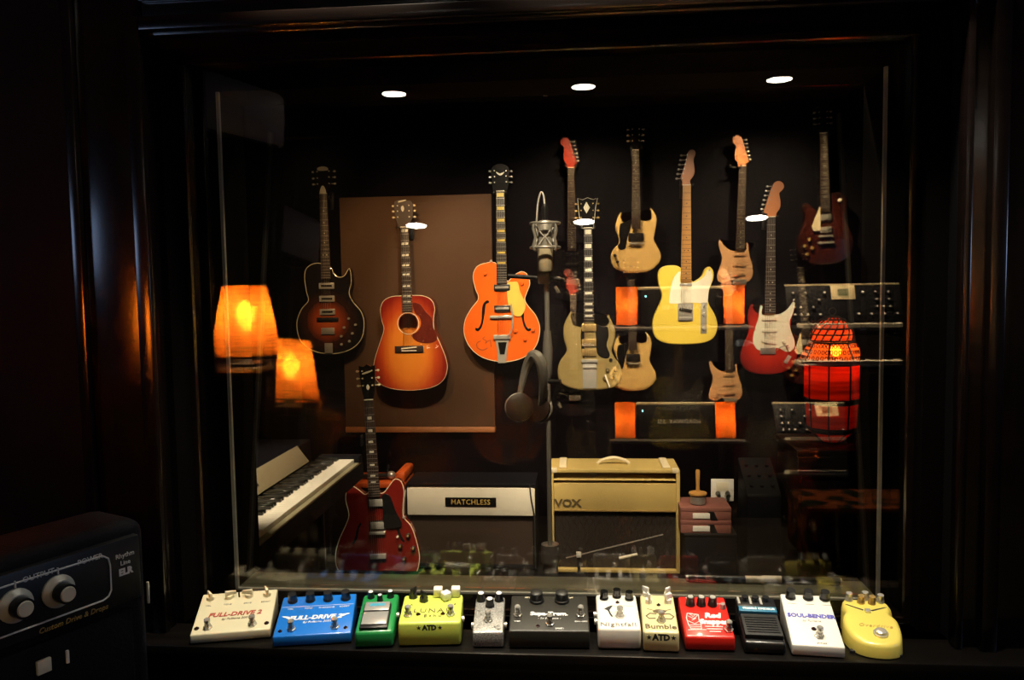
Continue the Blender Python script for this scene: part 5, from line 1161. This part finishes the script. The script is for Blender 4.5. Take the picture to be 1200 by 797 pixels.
# 7 white pedal with bird
p = Pedal('effects_pedal', 'white pedal with black bird drawing and three black knobs', 0.064, PY + 0.004, 0.077, 0.112, 0.038, 0.057, 1.0, 'p_white', 0.005)
for u, v in ((-0.30, 0.86), (0.02, 0.92), (0.32, 0.85)): p.knob(u, v, 'round', 'black_gloss', None, 0, 0.0075, 0.016)
p.flat([(-0.012, 0.012), (-0.004, 0.020), (0.004, 0.024), (0.001, 0.016), (-0.002, 0.009), (-0.001, 0.0), (0.002, -0.010), (0.001, -0.014), (-0.003, -0.006), (-0.005, 0.004), (-0.008, 0.010)], 'bird_print', 'black_print', -0.16, 0.44)
p.line([(0.012 * math.cos(a), 0.012 * math.sin(a)) for a in [1.8 + 0.3 * k for k in range(11)]], 'swirl_print', 'grey_print', 0.06, 0.40, 0.0005); p.line([(-0.016, 0.004), (0.0, 0.008), (0.02, 0.006)], 'swirl_print', 'grey_print', 0.12, 0.58, 0.0005)
p.text('Nightfall', 0.0165, 'brown_print', -0.02, 0.11, spacing=1.15); p.switch(0.04, 0.34); p.led(0.02, 0.74); p.jack(-1, 0.62, 0.034); p.jack(-1, 0.42, 0.030)
# 8 bumble
p = Pedal('effects_pedal', 'narrow straw-coloured fuzz pedal with bee drawing and white pointer knobs', 0.137, PY - 0.002, 0.063, 0.122, 0.036, 0.056, -1.5, 'p_bumble', 0.004)
for u, v, a in ((-0.32, 0.96, 0.6), (-0.26, 0.77, 0.2), (0.32, 0.96, -0.5), (0.30, 0.78, -0.8)): p.knob(u, v, 'chicken', 'white', rz=a, r=0.0062, h=0.016)
for sx in (-1, 1): p.line([(sx * 0.006, 0.002), (sx * 0.018, 0.004), (sx * 0.025, -0.005), (sx * 0.020, -0.013), (sx * 0.008, -0.012)], 'wing_print', 'brown_print', 0.02, 0.44, 0.0014); p.line([(sx * 0.005, 0.004), (sx * 0.022, 0.012)], 'leg_print', 'brown_print', 0.02, 0.50, 0.0007)
p.flat([(-0.012, 0), (-0.006, 0.007), (0.006, 0.007), (0.013, 0.002), (0.006, -0.004), (-0.006, -0.004)], 'bee_print', 'brown_print', 0.02, 0.52)
p.text('Bumble', 0.0190, 'brown_print', 0.0, 0.13, bold=0.0004, sx=0.98); p.switch(0.04, 0.28); p.led(0.02, 0.70); p.front('ATD', 0.0150, 'black_print', 0.0, 0.026, bold=0.0009); p.star(-0.34, 0.026, 0.0052); p.star(0.34, 0.026, 0.0052)
# 9 red
p = Pedal('effects_pedal', 'red overdrive pedal with white fish drawing and three black knobs', 0.224, PY + 0.006, 0.087, 0.112, 0.026, 0.055, 0.0, 'p_red', 0.004)
for u in (-0.27, -0.04, 0.20): p.knob(u, 0.78, 'round', 'black_plastic', 'grey_print', 0, 0.0078, 0.018)
p.knob(0.40, 0.70, 'round', 'steel', None, 0, 0.0045, 0.010); p.switch(0.40, 0.16)
p.text('Red', 0.0180, 'white_print', 0.14, 0.50, bold=0.0010, shear=0.15); p.text('Snapper', 0.0180, 'white_print', 0.14, 0.35, bold=0.0010, shear=0.1, sx=0.85)
for k, wdt in enumerate((0.016, 0.014, 0.010)): p.line([(-wdt, 0), (wdt, 0)], 'small_print', 'white_print', 0.12, 0.24 - k * 0.06, 0.0012)
for u, t in ((-0.28, 'VOL'), (0.0, 'BITE'), (0.28, 'FAT')): p.text(t, 0.0058, 'white_print', u, 0.95)
p.text('TONE', 0.0055, 'white_print', 0.38, 0.80)
fish = [(-0.010, 0.026), (-0.013, 0.012), (-0.012, -0.004), (-0.009, -0.018), (0.010, -0.018), (0.011, -0.004), (0.009, 0.008), (0.010, 0.022)]
p.line(fish + [fish[0]], 'fish_print', 'white_print', -0.26, 0.33, 0.0009)
for q in ([(-0.009, 0.018), (0.0, 0.010), (0.008, 0.020)], [(-0.011, 0.004), (0.0, -0.004), (0.009, 0.004)], [(-0.006, 0.024), (0.0, 0.016), (0.006, 0.024), (0, 0.02)], [(-0.010, -0.008), (0.010, -0.006)], [(-0.009, -0.013), (0.010, -0.012)], [(-0.004, 0.006), (0.004, 0.012)]): p.line(q, 'fish_print', 'white_print', -0.26, 0.33, 0.0008)
p.line([(-0.014, -0.021), (0.018, -0.020)], 'fish_print', 'white_print', -0.26, 0.33, 0.001)
# 10 black with blue label
p = Pedal('effects_pedal', 'black treadle chorus pedal with blue label strip', 0.318, PY, 0.070, 0.126, 0.020, 0.042, -3.0, 'black_plastic', 0.004)
p.part(MB().rbox(-0.035, 0.035, -0.016, 0.016, -0.002, 0.012, b=0.002), 'knob_housing', 'black_plastic', 0, 0.86)
for u in (-0.27, 0.0, 0.27): p.knob(u, 0.90, 'round', 'black_plastic', None, 0, 0.0068, 0.020)
for u in (-0.44, -0.135, 0.135): p.part(MB().box(-0.002, 0.002, -0.012, 0.012, 0.0118, 0.0128), 'scale_print', 'grey_print', u, 0.88)
p.part(MB().rbox(-0.034, 0.034, -0.008, 0.008, 0.0, 0.0126, b=0.001), 'label_strip', 'p_blackblue', 0, 0.67)
lettering('STEREO CHORUS', 0.0078, 'white_print', p.o, tuple(p.at(0.02, 0.67, 0.0129)), (p.sl, 0, 0), bold=0.0004, sx=0.95)
p.part(MB().rbox(-0.033, 0.033, -0.030, 0.036, 0.0, 0.009, b=0.002), 'treadle', 'rubber', 0, 0.31)
for k in range(7): p.part(MB().box(-0.028, 0.028, -0.0012, 0.0012, 0.0088, 0.0102), 'treadle_rib', 'black_plastic', 0, 0.14 + k * 0.058)
# 11 white bender
p = Pedal('effects_pedal', 'tall white fuzz pedal with blue lettering and three black knobs', 0.407, PY - 0.006, 0.088, 0.136, 0.019, 0.057, -5.0, 'p_soul', 0.0025)
for u in (-0.30, 0.06, 0.40): p.knob(u, 0.93, 'round', 'black_plastic', None, 0, 0.0085, 0.017); p.line([(-0.008, 0), (0.008, 0)], 'print_line', 'grey_print', u, 0.80, 0.0005)
p.text('SOUL-BENDER', 0.0142, 'blue_print', 0.02, 0.56, bold=0.0006, sx=0.90); p.text('by Fulltone', 0.0072, 'grey_print', 0.0, 0.465, shear=0.3)
p.switch(0.07, 0.18); p.led(0.0, 0.31, 0.0036); p.text('BYPASS', 0.0052, 'grey_print', 0.08, 0.05)
# 12 yellow rounded
p = Pedal('effects_pedal', 'rounded yellow teardrop pedal with chrome knobs and round switch', 0.507, PY - 0.006, 0.100, 0.140, 0.024, 0.052, -9.0, None)
ol = smooth([(-0.020, 0.002), (-0.037, 0.018), (-0.047, 0.050), (-0.047, 0.080), (-0.040, 0.098), (-0.043, 0.116), (-0.036, 0.136), (0.0, 0.139), (0.036, 0.136), (0.046, 0.116), (0.041, 0.098), (0.049, 0.080), (0.049, 0.050), (0.042, 0.018), (0.024, 0.002), (0.002, -0.002)], 5)
if area2(ol) < 0: ol.reverse()
n = len(ol); vs = []
for ins, tt in ((0.0015, 0.0), (0.0, 0.002), (0.001, 0.72), (0.0028, 0.88), (0.006, 0.97), (0.011, 1.0)):
    for q in inset(ol, ins): vs.append((q.x, q.y, tt * (0.024 + 0.028 * max(0, min(1, q.y / 0.14)))))
fs = [(r * n + i, r * n + (i + 1) % n, (r + 1) * n + (i + 1) % n, (r + 1) * n + i) for r in range(5) for i in range(n)] + [tuple(range(n))[::-1], tuple(5 * n + i for i in range(n))]
MB().add(vs, fs, True).build('enclosure', 'p_yellow', p.o)
for sx in (-1, 1): p.flat([(sx * 0.036, 0.010), (sx * 0.032, 0.010), (sx * 0.006, -0.003), (sx * 0.008, -0.006)], 'vee_print', 'black_print', 0, 0.74, False)
p.part(MB().rbox(-0.005, 0.005, -0.005, 0.005, 0, 0.004, b=0.001), 'emblem', 'chrome', 0.0, 0.685)
for u, v in ((-0.27, 0.92), (-0.07, 0.88), (0.12, 0.88), (0.28, 0.93), (0.02, 0.97)): p.knob(u, v, 'round', 'gold' if v < 0.9 else 'chrome', None, 0, 0.0062, 0.015)
p.text('Overdrive', 0.0125, 'gold_print', 0.05, 0.38, shear=0.3, spacing=1.1)
p.part(MB().lathe([(0.0125, 0), (0.0125, 0.003), (0.010, 0.0035), (0.0095, 0.007), (0.006, 0.009)], 24), 'footswitch', 'chrome', 0.10, 0.22)
